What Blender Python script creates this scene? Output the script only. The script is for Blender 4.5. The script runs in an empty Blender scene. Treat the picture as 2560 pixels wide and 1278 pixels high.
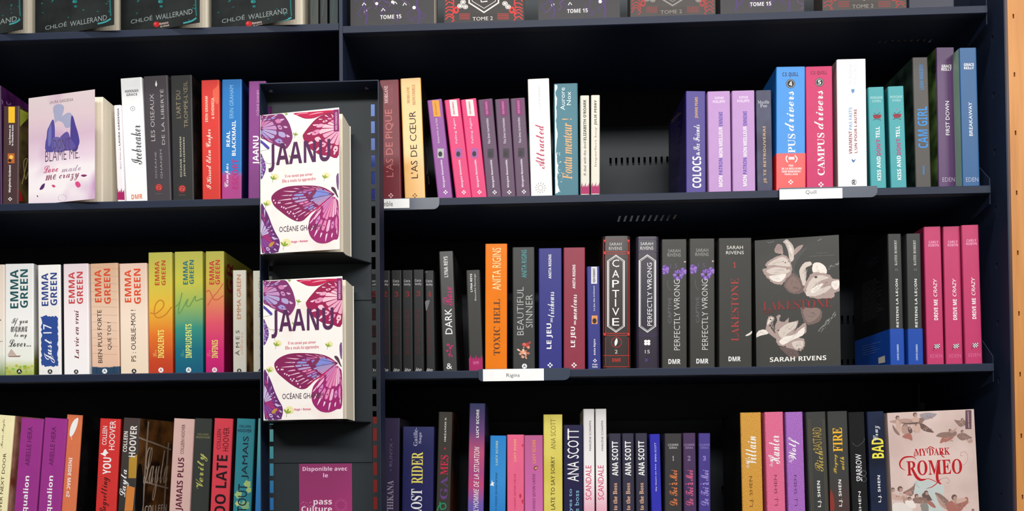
import bpy, math, random
from mathutils import Vector, Matrix
from mathutils.geometry import tessellate_polygon
C = bpy.context.scene.collection
SC = bpy.context.scene
random.seed(4)

# ------------------------------------------------------------------ camera, world, lights
F, YAW, PITCH, ROLL, CY, D = 1870.0, .03943, .01504, -.00879, 1134.15, 1.247
_f = Vector((-math.sin(YAW)*math.cos(PITCH), math.cos(YAW)*math.cos(PITCH), math.sin(PITCH)))
_r0 = Vector((math.cos(YAW), math.sin(YAW), 0)); _u0 = _r0.cross(_f)
_r = _r0*math.cos(ROLL) + _u0*math.sin(ROLL); _u = -_r0*math.sin(ROLL) + _u0*math.cos(ROLL)
EYE = Vector((0, -D, 0))
cam_data = bpy.data.cameras.new('camera'); cam = bpy.data.objects.new('camera', cam_data); C.objects.link(cam)
cam_data.sensor_fit = 'HORIZONTAL'; cam_data.sensor_width = 36; cam_data.lens = F*36/2560
cam_data.shift_y = (CY-639)/2560; cam_data.clip_start = .05
m = Matrix((_r, _u, -_f)).transposed().to_4x4(); m.translation = EYE; cam.matrix_world = m
SC.camera = cam

w = bpy.data.worlds.new('world'); SC.world = w; w.use_nodes = True
w.node_tree.nodes['Background'].inputs[0].default_value = (1, .97, .93, 1)
w.node_tree.nodes['Background'].inputs[1].default_value = .14

def area(name, loc, target, sx, sy, power, col=(1, .98, .95)):
    l = bpy.data.lights.new(name, 'AREA'); l.shape = 'RECTANGLE'; l.size = sx; l.size_y = sy; l.energy = power; l.color = col
    o = bpy.data.objects.new(name, l); C.objects.link(o); o.location = loc
    o.rotation_euler = (Vector(target)-Vector(loc)).to_track_quat('-Z', 'Y').to_euler()
    return o
area('ceiling_light_strip', (-.1, -1.3, 4.0), (0, 0, .2), 3.4, .25, 140)
area('ceiling_light_far', (.1, -3.0, 1.9), (0, 0, 0), 3.2, .5, 96)
area('ceiling_light_aisle', (2.7, -2.7, 2.1), (-.2, 0, 0), 1.2, .8, 46)
vs = SC.view_settings
SC.display_settings.display_device = 'sRGB'
vs.view_transform = 'Standard'; vs.look = 'None'; vs.exposure = .20; vs.gamma = 1; vs.use_curve_mapping = False

# ------------------------------------------------------------------ pixel to space
def ray(px, py):
    return (_f*F + _r*(px-1280) + _u*(CY-py)).normalized()
def at(px, py, Y=0.0):
    d = ray(px, py); return EYE + d*((Y+D)/d.y)
def proj(p):
    d = Vector(p)-EYE; z = d.dot(_f); return 1280+F*d.dot(_r)/z, CY-F*d.dot(_u)/z
# views of the photograph in which the books were measured: origin and scale
CROP = dict(p=(0, 0, 1), a=(0, 0, .42254), b=(600, 0, .42244), c=(1200, 0, .42254), d=(1820, 0, .42261),
            e=(0, 500, .37564), f=(600, 500, .37559), g=(1200, 500, .37564), h=(1820, 500, .37563),
            i=(0, 900, .29583), j=(600, 900, .29575), k=(1200, 900, .29583), l=(1820, 900, .29576),
            u=(640, 190, .18779), v=(640, 430, .18779), m=(1870, 570, .28953), n=(60, 210, .24267), o=(2200, 1010, .20968), w=(640, 1040, .18626))
def px(c, x, y):
    q = CROP[c]; return q[0]+x*q[2], q[1]+y*q[2]

# ------------------------------------------------------------------ materials
GAIN = .84
def lin(c):
    o = []
    for v in c[:3]:
        v /= 255.
        o.append((v/12.92 if v <= .04045 else ((v+.055)/1.055)**2.4)**1.14*GAIN)
    return (*o, 1)
_mats = {}
def mat(spec, rough=None):
    """spec: (r,g,b) | ('ramp',[(pos,rgb)..]) | ('noise',rgb,rgb,scale) | ('glitter',rgb,rgb) | ('metal',rgb); optional trailing 'gloss'"""
    key = (repr(spec), rough)
    if key in _mats: return _mats[key]
    M = bpy.data.materials.new('print'); M.use_nodes = True; nt = M.node_tree; N = nt.nodes; L = nt.links
    b = N['Principled BSDF']; rg = .42 if rough is None else rough
    tc = N.new('ShaderNodeTexCoord')
    kind = spec[0] if isinstance(spec[0], str) else 'plain'
    if kind == 'plain':
        # faint mottling of the ink
        nz = N.new('ShaderNodeTexNoise'); nz.inputs['Scale'].default_value = 60; L.new(tc.outputs['Object'], nz.inputs['Vector'])
        mx = N.new('ShaderNodeMix'); mx.data_type = 'RGBA'; c = lin(spec)
        mx.inputs[6].default_value = tuple(v*.93 for v in c[:3])+(1,); mx.inputs[7].default_value = tuple(min(1, v*1.05+.001) for v in c[:3])+(1,)
        L.new(nz.outputs[0], mx.inputs[0]); L.new(mx.outputs[2], b.inputs['Base Color'])
    elif kind in ('ramp', 'wash'):
        sp = N.new('ShaderNodeSeparateXYZ'); L.new(tc.outputs['Generated'], sp.inputs[0])
        nz = N.new('ShaderNodeTexNoise'); nz.inputs['Scale'].default_value = 25; L.new(tc.outputs['Object'], nz.inputs['Vector'])
        ad = N.new('ShaderNodeMath'); ad.operation = 'MULTIPLY_ADD'; ad.inputs[1].default_value = .06; L.new(nz.outputs[0], ad.inputs[0]); L.new(sp.outputs[2], ad.inputs[2])
        sb = N.new('ShaderNodeMath'); sb.operation = 'SUBTRACT'; sb.inputs[1].default_value = .03; L.new(ad.outputs[0], sb.inputs[0])
        r = N.new('ShaderNodeValToRGB'); L.new(sb.outputs[0], r.inputs[0]); el = r.color_ramp.elements
        st = sorted(spec[1], key=lambda t: t[0])
        el[0].position = st[0][0]; el[0].color = lin(st[0][1]); el[1].position = st[-1][0]; el[1].color = lin(st[-1][1])
        for p_, c_ in st[1:-1]:
            e_ = el.new(p_); e_.color = lin(c_)
        out_ = r.outputs[0]
        if kind == 'wash':
            n2 = N.new('ShaderNodeTexNoise'); n2.inputs['Scale'].default_value = spec[3]; L.new(tc.outputs['Object'], n2.inputs['Vector'])
            mr = N.new('ShaderNodeMapRange'); mr.inputs[1].default_value = .5; mr.inputs[2].default_value = .75; mr.interpolation_type = 'SMOOTHSTEP'; L.new(n2.outputs[0], mr.inputs[0])
            mx = N.new('ShaderNodeMix'); mx.data_type = 'RGBA'; L.new(mr.outputs[0], mx.inputs[0]); L.new(out_, mx.inputs[6]); mx.inputs[7].default_value = lin(spec[2]); out_ = mx.outputs[2]
        L.new(out_, b.inputs['Base Color'])
    elif kind == 'noise':
        nz = N.new('ShaderNodeTexNoise'); nz.inputs['Scale'].default_value = spec[3]; nz.inputs['Detail'].default_value = 5; L.new(tc.outputs['Object'], nz.inputs['Vector'])
        r = N.new('ShaderNodeValToRGB'); L.new(nz.outputs[0], r.inputs[0]); r.color_ramp.elements[0].position = .38; r.color_ramp.elements[1].position = .62
        r.color_ramp.elements[0].color = lin(spec[1]); r.color_ramp.elements[1].color = lin(spec[2]); L.new(r.outputs[0], b.inputs['Base Color'])
    elif kind == 'glitter':
        v = N.new('ShaderNodeTexNoise'); v.inputs['Scale'].default_value = 1000; v.inputs['Detail'].default_value = 3; L.new(tc.outputs['Object'], v.inputs['Vector'])
        r = N.new('ShaderNodeValToRGB'); L.new(v.outputs[0], r.inputs[0]); e = r.color_ramp.elements
        e[0].position = .40; e[0].color = lin(spec[1]); e[1].position = .66; e[1].color = lin(spec[2]); L.new(r.outputs[0], b.inputs['Base Color'])
    elif kind == 'pages':
        wv = N.new('ShaderNodeTexWave'); wv.inputs['Scale'].default_value = 260; wv.inputs['Distortion'].default_value = 1.5
        wv.bands_direction = spec[2] if len(spec) > 2 else 'X'; L.new(tc.outputs['Object'], wv.inputs['Vector'])
        mx = N.new('ShaderNodeMix'); mx.data_type = 'RGBA'; c = lin(spec[1]); mx.inputs[6].default_value = tuple(v_*.88 for v_ in c[:3])+(1,); mx.inputs[7].default_value = c
        L.new(wv.outputs[1], mx.inputs[0]); L.new(mx.outputs[2], b.inputs['Base Color']); rg = .8
    elif kind == 'metal':   # powder-coated sheet steel
        nz = N.new('ShaderNodeTexNoise'); nz.inputs['Scale'].default_value = 900; L.new(tc.outputs['Object'], nz.inputs['Vector'])
        bp = N.new('ShaderNodeBump'); bp.inputs['Strength'].default_value = .08; bp.inputs['Distance'].default_value = .0005
        L.new(nz.outputs[0], bp.inputs['Height']); L.new(bp.outputs[0], b.inputs['Normal'])
        b.inputs['Base Color'].default_value = lin(spec[1]); rg = .55 if rough is None else rough; b.inputs['Specular IOR Level'].default_value = .3
    elif kind == 'wood':
        mp = N.new('ShaderNodeMapping'); mp.inputs['Scale'].default_value = (40, 40, 2.2); L.new(tc.outputs['Object'], mp.inputs[0])
        nz = N.new('ShaderNodeTexNoise'); nz.inputs['Scale'].default_value = 3; nz.inputs['Detail'].default_value = 6; L.new(mp.outputs[0], nz.inputs['Vector'])
        r = N.new('ShaderNodeValToRGB'); L.new(nz.outputs[0], r.inputs[0]); r.color_ramp.elements[0].color = lin(spec[1]); r.color_ramp.elements[1].color = lin(spec[2])
        r.color_ramp.elements[0].position = .3; r.color_ramp.elements[1].position = .7; L.new(r.outputs[0], b.inputs['Base Color'])
    b.inputs['Roughness'].default_value = rg
    if kind != 'metal' and rg > .4: b.inputs['Specular IOR Level'].default_value = .3
    _mats[key] = M
    return M

# ------------------------------------------------------------------ object helpers
def meshobj(name, verts, faces, mats, parent=None, midx=None, smooth=False):
    me = bpy.data.meshes.new(name); me.from_pydata([tuple(v) for v in verts], [], faces)
    for q in mats: me.materials.append(q)
    if midx:
        for p_, i_ in zip(me.polygons, midx): p_.material_index = i_
    me.update()
    o = bpy.data.objects.new(name, me); C.objects.link(o)
    if parent: o.parent = parent
    return o
class Geo:
    def __init__(s): s.v = []; s.f = []; s.i = []
    def box(s, x0, x1, y0, y1, z0, z1, mi=0):
        n = len(s.v)
        s.v += [(x, y, z) for z in (z0, z1) for y in (y0, y1) for x in (x0, x1)]
        for q in ((0, 2, 3, 1), (4, 5, 7, 6), (0, 1, 5, 4), (2, 6, 7, 3), (0, 4, 6, 2), (1, 3, 7, 5)):
            s.f.append(tuple(n+a for a in q)); s.i.append(mi)
    def prism(s, prof, z0, z1, mis=None, M=None, axis='z'):
        """closed profile extruded along an axis"""
        n = len(s.v); k = len(prof)
        for z in (z0, z1):
            for a, b in prof:
                s.v.append((a, b, z) if axis == 'z' else ((z, a, b) if axis == 'x' else (a, z, b)))
        for j in range(k):
            s.f.append((n+j, n+(j+1) % k, n+k+(j+1) % k, n+k+j)); s.i.append(mis[j] if mis else 0)
        tri = tessellate_polygon([[Vector((a, b, 0)) for a, b in prof]])
        for t in tri:
            s.f.append(tuple(n+q for q in t)); s.i.append(0); s.f.append(tuple(n+k+q for q in t)); s.i.append(0)
    def build(s, name, mats, parent=None, bevel=0):
        o = meshobj(name, s.v, s.f, mats, parent, s.i)
        import bmesh
        bm = bmesh.new(); bm.from_mesh(o.data); bmesh.ops.recalc_face_normals(bm, faces=bm.faces); bm.to_mesh(o.data); bm.free()
        if bevel:
            md = o.modifiers.new('bevel', 'BEVEL'); md.width = bevel; md.segments = 2; md.limit_method = 'ANGLE'
        return o
def empty(name, label, cat, M=None, group=None):
    o = bpy.data.objects.new(name, None); C.objects.link(o); o.empty_display_size = .02
    if M is not None: o.matrix_world = M
    o['label'] = label; o['category'] = cat
    if group: o['group'] = group
    return o

# ------------------------------------------------------------------ lettering
def _mp(s, up, lo, dg=0):
    return ''.join(chr(dg+ord(c)-48) if dg and '0' <= c <= '9' else chr(up+ord(c)-65) if 'A' <= c <= 'Z' else chr(lo+ord(c)-97) if 'a' <= c <= 'z' else c for c in s)
STY = dict(sans=None, bold=(0x1D5D4, 0x1D5EE, 0x1D7EC), serif=(0x1D400, 0x1D41A, 0x1D7CE), fine=(0x1D400, 0x1D41A, 0x1D7CE), script=(0x1D4D0, 0x1D4EA), ital=(0x1D608, 0x1D622), bi=(0x1D468, 0x1D482, 0x1D7CE))
_text_jobs = []      # (object, string, style, rect info)
class Face:
    """a printable plane: y = 0 of the frame of `owner` (or of a turned frame inside it)"""
    def __init__(s, owner, M, sub=None):
        s.bounds = None; s.owner = owner; s.M = M @ sub if sub is not None else M; s.sub = sub; s.inv = s.M.inverted()
    def loc(s, x, y):
        o = s.inv @ EYE; d = s.inv.to_3x3() @ ray(x, y); t = -o.y/d.y
        q = o + d*t; return q.x, q.z
    def put(s, x, z, lift):
        b = s.bounds
        if b: x = min(max(x, b[0]), b[1]); z = min(max(z, .0003), b[2])
        v = Vector((x, -lift, z)); return s.sub @ v if s.sub is not None else v
def text(fc, c, s, style, col, x0, y0, x1, y1, o='U', name='lettering', lift=.00012, rough=.5, parent=None):
    ax, ay = px(c, x0, y0); bx, by = px(c, x1, y1)
    cx, cz = fc.loc((ax+bx)/2, (ay+by)/2)
    l = fc.loc(ax, (ay+by)/2); r = fc.loc(bx, (ay+by)/2); t = fc.loc((ax+bx)/2, ay); bt = fc.loc((ax+bx)/2, by)
    w_ = abs(r[0]-l[0]); h_ = abs(t[1]-bt[1]); sh = abs(t[0]-bt[0])
    if h_ > w_ and o != 'H': w_ = max(w_*.55, w_-sh)
    if fc.bounds:
        bw = fc.bounds[1]-fc.bounds[0]; w_ = min(w_, bw*.96); cx = min(max(cx, fc.bounds[0]+w_/2+bw*.01), fc.bounds[1]-w_/2-bw*.01)
    ob = meshobj(name, [(0, 0, 0)], [], [mat(col, rough)], parent or fc.owner)
    _text_jobs.append((ob, s, style, cx, cz, w_, h_, o, lift, fc))
    return ob
def flush_text():
    cache = {}
    for j in _text_jobs:
        k = (j[1], j[2])
        if k in cache: continue
        cu = bpy.data.curves.new('t', 'FONT'); st = STY[j[2] if j[2] != 'thin' else 'sans']
        cu.body = _mp(j[1], *st) if st else j[1]
        cu.resolution_u = 2
        if j[2] == 'thin': cu.offset = -.012
        if j[2] == 'fine': cu.offset = -.013
        ob = bpy.data.objects.new('t', cu); C.objects.link(ob); cache[k] = ob
    dg = bpy.context.evaluated_depsgraph_get(); dg.update()
    res = {}
    for k, ob in cache.items():
        me = ob.evaluated_get(dg).to_mesh()
        res[k] = ([v.co.copy() for v in me.vertices], [tuple(p.vertices) for p in me.polygons])
    for k, ob in cache.items():
        cu = ob.data; bpy.data.objects.remove(ob); bpy.data.curves.remove(cu)
    for ob, s, style, cx, cz, w_, h_, o, lift, fc in _text_jobs:
        vs_, fs = res[(s, style)]
        if not vs_: continue
        x0 = min(v.x for v in vs_); x1 = max(v.x for v in vs_); y0 = min(v.y for v in vs_); y1 = max(v.y for v in vs_)
        out = []
        for v in vs_:
            a = (v.x-x0)/max(x1-x0, 1e-6)-.5; b = (v.y-y0)/max(y1-y0, 1e-6)-.5
            if o == 'U': X, Z = cx-b*w_, cz+a*h_
            elif o == 'D': X, Z = cx+b*w_, cz-a*h_
            else: X, Z = cx+a*w_, cz+b*h_
            out.append(fc.put(X, Z, lift))
        old = ob.data; me = bpy.data.meshes.new(ob.name); me.from_pydata(out, [], fs); me.materials.append(old.materials[0]); me.update()
        for u_ in [q for q in ALL_USERS.get(old.name, [])]: u_.data = me
        ob.data = me; bpy.data.meshes.remove(old)
ALL_USERS = {}

def spline(pts, n=5, closed=True):
    out = []; k = len(pts)
    rng = range(k if closed else k-1)
    for i_ in rng:
        p0, p1, p2, p3 = (pts[(i_-1) % k], pts[i_], pts[(i_+1) % k], pts[(i_+2) % k]) if closed else (pts[max(i_-1, 0)], pts[i_], pts[i_+1], pts[min(i_+2, k-1)])
        for j_ in range(n):
            t = j_/n
            out.append(tuple(.5*((2*p1[a])+(-p0[a]+p2[a])*t+(2*p0[a]-5*p1[a]+4*p2[a]-p3[a])*t*t+(-p0[a]+3*p1[a]-3*p2[a]+p3[a])*t**3) for a in (0, 1)))
    if not closed: out.append(pts[-1])
    return out
class Art:
    """flat print drawn on a face: polygons and strokes given in photo coordinates of one view"""
    def __init__(s, fc, c, lift=.00005): s.fc = fc; s.c = c; s.v = []; s.f = []; s.i = []; s.m = []; s.lift = lift; s.k = 0
    def _mi(s, col):
        M = mat(col, .5)
        if M not in s.m: s.m.append(M)
        return s.m.index(M)
    def poly(s, col, pts, sm=0, c=None):
        if sm: pts = spline(pts, sm)
        mi = s._mi(col); n = len(s.v); s.k += 1
        L_ = s.lift + s.k*4e-7
        loc = [s.fc.loc(*px(c or s.c, *q)) for q in pts]
        s.v += [s.fc.put(a, b, L_) for a, b in loc]
        for t in tessellate_polygon([[Vector((a, b, 0)) for a, b in loc]]):
            s.f.append(tuple(n+q for q in t)); s.i.append(mi)
    def rect(s, col, x0, y0, x1, y1, c=None): s.poly(col, [(x0, y0), (x1, y0), (x1, y1), (x0, y1)], 0, c)
    def disc(s, col, x, y, r, ry=None, n=14, c=None, a0=0):
        ry = ry or r; ca, sa = math.cos(a0), math.sin(a0); pts = []
        for q in range(n):
            a = 2*math.pi*q/n; X, Y = r*math.cos(a), ry*math.sin(a); pts.append((x+X*ca-Y*sa, y+X*sa+Y*ca))
        s.poly(col, pts, 0, c)
    def stroke(s, col, pts, w_, sm=4, c=None, closed=False, taper=False):
        if sm: pts = spline(pts, sm, closed)
        if closed: pts = pts+[pts[0]]
        mi = s._mi(col); n = len(s.v); s.k += 1; L_ = s.lift+s.k*4e-7; K = len(pts)
        for q, (x, y) in enumerate(pts):
            a = pts[max(q-1, 0)]; b = pts[min(q+1, K-1)]
            if closed and q in (0, K-1): a, b = pts[-2], pts[1]
            dx, dy = b[0]-a[0], b[1]-a[1]; l = math.hypot(dx, dy) or 1
            h = w_/2*(math.sin(math.pi*(q+.3)/(K-.4)) if taper else 1)
            for sg in (-1, 1):
                s.v.append(s.fc.put(*s.fc.loc(*px(c or s.c, x-dy/l*h*sg, y+dx/l*h*sg)), L_+q*2e-7))
        for q in range(K-1):
            s.f.append((n+2*q, n+2*q+1, n+2*q+3, n+2*q+2)); s.i.append(mi)
    def ring(s, col, x, y, r, w_, c=None):
        s.stroke(col, [(x+r*math.cos(a*math.pi/8), y+r*math.sin(a*math.pi/8)) for a in range(16)], w_, 0, c, True)
    def build(s, name):
        o = meshobj(name, s.v, s.f, s.m, s.fc.owner, s.i); return o

# ------------------------------------------------------------------ shelf levels
ZL = dict(L1=.7537, L2=.4578, L3=.1616, L4=-.1335, R1=.7483, R2=.4508, R3=.1586, R4=-.1335)
CREAM = (250, 240, 220)
def frame_for(row, c, xlt, xrt, yt, xlb, xrb, back, yb=None):
    Yb = back; z = ZL[row]
    if yb is None: yb = None
    a0, b0 = px(c, xlt, yt); a1, _ = px(c, xrt, yt)
    Tl, Tr = at(a0, b0, Yb), at(a1, b0, Yb)
    if row[1] == '4': ybp = 1278
    else: ybp = proj((at(a0, 500, 0).x, 0, z))[1]
    if yb is not None: ybp = px(c, 0, yb)[1]
    c0 = px(c, xlb, 0)[0]; c1 = px(c, xrb, 0)[0]
    Bl, Br = at(c0, ybp, Yb), at(c1, ybp, Yb)
    Tm = (Tl+Tr)/2; Bm = (Bl+Br)/2; dirv = Tm-Bm; al = math.atan2(dirv.x, dirv.z)
    wd = ((Tr.x-Tl.x)+(Br.x-Bl.x))/2*math.cos(al)
    # reach down to the shelf
    X0 = Bm.x+(z-Bm.z)*math.tan(al)
    M = Matrix.Translation((X0, Yb, z+abs(math.sin(al))*wd/2+.0003)) @ Matrix.Rotation(al, 4, 'Y')
    h = (Tm - M.translation).length
    return M, wd, h
BOOKS = []
def wrap_profile(w_, dp, hard=False):
    t = .0007; r = min(.0022, w_*.2) if not hard else w_*.22
    k = 3
    L_ = [(-w_/2, dp)]
    for q in range(k+1):
        a = math.pi/2*q/k; L_.append((-w_/2+r-r*math.cos(a), (r-r*math.sin(a))*(.6 if hard else 1)))
    out = L_+[(-x, y) for x, y in reversed(L_)]
    inn = [(w_/2-t, dp), (w_/2-t, r+t*2), (-w_/2+t, r+t*2), (-w_/2+t, dp)]
    return out, inn
def paper_book(row, c, xlt, xrt, yt, xlb, xrb, col, label, side=None, back=None, dp=.128, hard=False, gloss=None, group=None, rot=0, top=None, yb=None, left=None):
    if back is None: back = {'2': .030, '3': .018, '4': .018, '1': .02}[row[1]] + random.uniform(-.002, .003)
    M, w_, h = frame_for(row, c, xlt, xrt, yt, xlb, xrb, back, yb)
    if rot:   # turned about the spine
        tl = M.to_3x3() @ Vector((1, 0, 0)); M = Matrix.Translation((0, 0, abs(tl.z)*dp*abs(math.sin(math.radians(rot))))) @ M @ Matrix.Rotation(math.radians(rot), 4, 'Z')
    e = empty('hardback_book' if hard else 'paperback_book', label, 'book', M, group)
    out, inn = wrap_profile(w_, dp, hard)
    prof = out+inn; k = len(out); mis = [0]*len(prof)
    mis[0] = 1; mis[k-2] = 2
    g = Geo(); g.prism(prof, 0, h, mis)
    sm = side or col; lm = left or sm
    cover = g.build('cover', [mat(col, gloss), mat(lm, gloss), mat(sm, gloss)], e)
    g = Geo(); g.box(-w_/2+.0009, w_/2-.0009, w_*.22+.002 if hard else .003, dp-.002, .0015 if not hard else .004, h-(.0008 if not hard else .003))
    g.build('page_block', [mat(('pages', CREAM, 'X'))], e)
    fc = Face(cover, M); fc.root = e; fc.w = w_; fc.h = h; fc.dp = dp; fc.bounds = (-w_/2, w_/2, h)
    BOOKS.append(e)
    return fc
def side_face(fc, which):
    """printable plane on the left (back cover) or right (front cover) of a spine-out book"""
    if which == 'L': sub = Matrix.Translation((-fc.w/2, 0, 0)) @ Matrix.Rotation(-math.pi/2, 4, 'Z')
    else: sub = Matrix.Translation((fc.w/2, 0, 0)) @ Matrix.Rotation(math.pi/2, 4, 'Z')
    q = Face(fc.owner, fc.M, sub); q.bounds = (-fc.dp, 0, fc.h) if which == 'L' else (0, fc.dp, fc.h); return q
def dup(fc, row, c, xlt, xrt, yt, xlb, xrb, label, back=None, group=None):
    back = back if back is not None else fc.M.translation.y + random.uniform(-.001, .001)
    M, w_, h = frame_for(row, c, xlt, xrt, yt, xlb, xrb, back)
    r = copy_thing(fc.root, M, label)
    f2 = Face(r, M); f2.root = r; f2.w = fc.w; f2.h = fc.h; f2.dp = fc.dp
    return f2
def copy_thing(src, M, label):
    """a thing, its parts and their sub-parts"""
    r = src.copy(); C.objects.link(r); r.matrix_world = M; r['label'] = label
    for ch in src.children:
        q = ch.copy(); C.objects.link(q); q.parent = r; ALL_USERS.setdefault(ch.data.name, []).append(q)
        for g_ in ch.children:
            d = g_.copy(); C.objects.link(d); d.parent = q; ALL_USERS.setdefault(g_.data.name, []).append(d)
    BOOKS.append(r); return r
WHITE = (245, 245, 245)
def logo_a(a, x, y, r=15, col=(30, 30, 30), ink=WHITE, c=None):
    a.disc(col, x, y, r, c=c)
    for pts in ([(x-r*.45, y+r*.5), (x, y-r*.6)], [(x, y-r*.6), (x+r*.45, y+r*.5)], [(x-r*.25, y+r*.12), (x+r*.25, y+r*.12)]):
        a.stroke(ink, pts, r*.2, 0, c)
def logo_plus(a, x, y, r=13, col=WHITE, c=None):
    for dx, dy in ((0, -1), (0, 1), (-1, 0), (1, 0)): a.disc(col, x+dx*r*.62, y+dy*r*.62, r*.34, n=8, c=c)
def flame(a, x0, x1, y0, y1, sk=0, col=(175, 20, 105), c=None):
    n = 5; pts = [(x0+sk, y1), (x0, y0+8)]
    for q in range(n):
        t = (q+.5)/n; pts += [(x0+(x1-x0)*t+4, y0-18+(q % 2)*14), (x0+(x1-x0)*(q+1)/n, y0+10)]
    pts.append((x1+sk, y1)); a.poly(col, pts, 0, c)
def wing(a, c, outl, root, n, dark, cells, spots=(235, 200, 228), rings=((.12, .56), (.62, .78), (.83, .93))):
    a.poly(dark, outl, 4, c); pts = spline(outl, 6)
    ang = sorted((math.atan2(y-root[1], x-root[0]), math.hypot(x-root[0], y-root[1])) for x, y in pts)
    def rad(th):
        best = 0
        for j_ in range(len(pts)):
            (x1, y1), (x2, y2) = pts[j_], pts[(j_+1) % len(pts)]
            dx, dy = math.cos(th), math.sin(th); ex, ey = x2-x1, y2-y1; det = dx*-ey+dy*ex
            if abs(det) < 1e-9: continue
            rx, ry = x1-root[0], y1-root[1]; t = (rx*-ey+ry*ex)/det; s_ = (dx*ry-dy*rx)/det
            if t > 0 and 0 <= s_ <= 1: best = max(best, t)
        return best
    far = [(t, r) for t, r in ang if r > .25*max(r_ for _, r_ in ang)]
    # unwrap around the mean direction
    mx = sum(math.cos(t) for t, r in far); my = sum(math.sin(t) for t, r in far); mean = math.atan2(my, mx)
    un = [((t-mean+math.pi) % (2*math.pi))-math.pi for t, r in far]; a0, a1 = min(un)+mean+.04, max(un)+mean-.04
    rnd = random.Random(int(root[0]*7+root[1]))
    for q in range(n):
        t0 = a0+(a1-a0)*(q+.10)/n; t1 = a0+(a1-a0)*(q+.90)/n; tm = (t0+t1)/2
        for ri, (ra, rb) in enumerate(rings):
            ra_ = ra+rnd.uniform(-.03, .03); rb_ = rb+rnd.uniform(-.05, .05)
            R0, R1, Rm = rad(t0), rad(t1), rad(tm)
            if min(R0, R1) < 8: continue
            P = lambda t, r: (root[0]+math.cos(t)*r, root[1]+math.sin(t)*r)
            sq = .16*(t1-t0) if ri else 0
            col = cells[(q*len(cells)//n) % len(cells)] if ri == 0 else (cells[(q+1) % len(cells)] if ri == 1 else spots)
            if ri == 2:
                p0, p1, p2, p3 = P(t0+sq*2, R0*ra_), P(tm, Rm*rb_), P(t1-sq*2, R1*ra_), P(tm, Rm*(ra_-.03))
                a.poly(col, [p0, p1, p2, p3], 3, c)
            else:
                a.poly(col, [P(t0+sq, R0*ra_), P(t0+sq*.3, R0*(ra_+rb_)/2), P(t0+sq, R0*rb_*.97), P(tm, Rm*rb_), P(t1-sq, R1*rb_*.97), P(t1-sq*.3, R1*(ra_+rb_)/2), P(t1-sq, R1*ra_)], 0, c)
                if ri == 1 and q % 2 == 0: a.disc(dark, *P(tm, Rm*(ra_+rb_)/2), 13, 9, 8, c)

# ------------------------------------------------------------------ the shelving
NAVY = ('metal', (32, 45, 70)); INNER = ('metal', (22, 24, 29)); PANEL = ('metal', (50, 58, 64))
XD0, XD1 = at(847, 60).x, at(856.5, 60).x
XR = .752; XS = .7385; DEPTH = .25
def shelf(parent, x0, x1, z, slots=None):
    """folded sheet shelf; slots = (x start, x end, y start, y end) punched through the sheet"""
    g = Geo(); y0 = 0; t = .0018
    ya, yb = (slots[2], slots[3]) if slots else (.1, .1)
    prof = [(y0, z-.0125), (y0+.0015, z-.0135), (y0+.012, z-.0135), (y0+.012, z-.012), (y0+.002, z-.012), (y0+.002, z-t), (ya, z-t), (ya, z), (y0+.0015, z), (y0, z-.0015)]
    g.prism(prof, x0, x1, axis='x'); g.box(x0, x1, yb, DEPTH, z-t, z)
    if slots:
        a, b = slots[:2]; g.box(x0, a, ya, yb, z-t, z); x = a
        while x < b: g.box(x, x+.0068, ya, yb, z-t, z); x += .0112
        g.box(x, x1, ya, yb, z-t, z)
    return g.build('shelf', [mat(NAVY)], parent)
def upstand(parent, x0, x1, z, rows, ht=.218):
    """perforated rear panel standing on a shelf"""
    g = Geo(); zz = z; y = DEPTH-.014
    for zc, hh, a, b in rows:
        g.box(x0, x1, y, y+.0012, zz, zc-hh/2); g.box(x0, a, y, y+.0012, zc-hh/2, zc+hh/2); x = a
        while x < b: g.box(x, x+.0068, y, y+.0012, zc-hh/2, zc+hh/2); x += .0112
        g.box(x, x1, y, y+.0012, zc-hh/2, zc+hh/2); zz = zc+hh/2
    g.box(x0, x1, y, y+.0012, zz, z+ht)
    return g.build('rear_panel', [mat(PANEL)], parent)
LEFT = empty('shelving_unit', 'left dark navy metal bookcase bay, mostly cut off by the photo edge', 'bookcase', Matrix.Translation((-.9, 0, -1.3)))
RIGHT = empty('shelving_unit', 'right dark navy metal bookcase bay between the butterfly-book display and the wood panel', 'bookcase', Matrix.Translation((.2, 0, -1.3)))
XLL = XD0-1.07
off = lambda o, e: setattr(o, 'matrix_parent_inverse', e.matrix_world.inverted())
bpy.context.view_layer.update()
def unit(parent, x0, x1, zs_, shelf_slots, rows):
    for i_, z in enumerate(zs_):
        off(shelf(parent, x0+.0004, (XS if x1 == XR else x1)-.0004, z, shelf_slots.get(i_)), parent)
        off(upstand(parent, x0+.0004, x1-.0004, z+.0002, rows.get(i_, [])), parent)
    g = Geo(); g.box(x0, x1, DEPTH, DEPTH+.0012, -1.28, 1.05); off(g.build('back_panel', [mat(INNER)], parent), parent)
unit(LEFT, XLL, XD0, [ZL['L1'], ZL['L2'], ZL['L3'], ZL['L4'], -.43], {}, {})
BY = DEPTH-.014
zs = lambda x, y: at(x, y, BY).z
xs_ = lambda x, y: at(x, y, BY).x
unit(RIGHT, XD1, XR, [ZL['R1'], ZL['R2'], ZL['R3'], ZL['R4'], -.43],
     {0: (at(2185, 126, .1).x, at(2320, 126, .1).x, .094, .103), 1: (at(1536, 566, .124).x, at(1685, 566, .124).x, .108, .140)},
     {1: [(zs(1600, 403), .016, xs_(1515, 403), xs_(1740, 403))],
      2: [(zs(2120, 905), .010, xs_(2050, 905), xs_(2180, 905)), (zs(2120, 800), .017, xs_(2050, 800), xs_(2180, 800))],
      3: [(zs(1815, 1226), .017, xs_(1795, 1226), xs_(1860, 1226))]})
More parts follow.
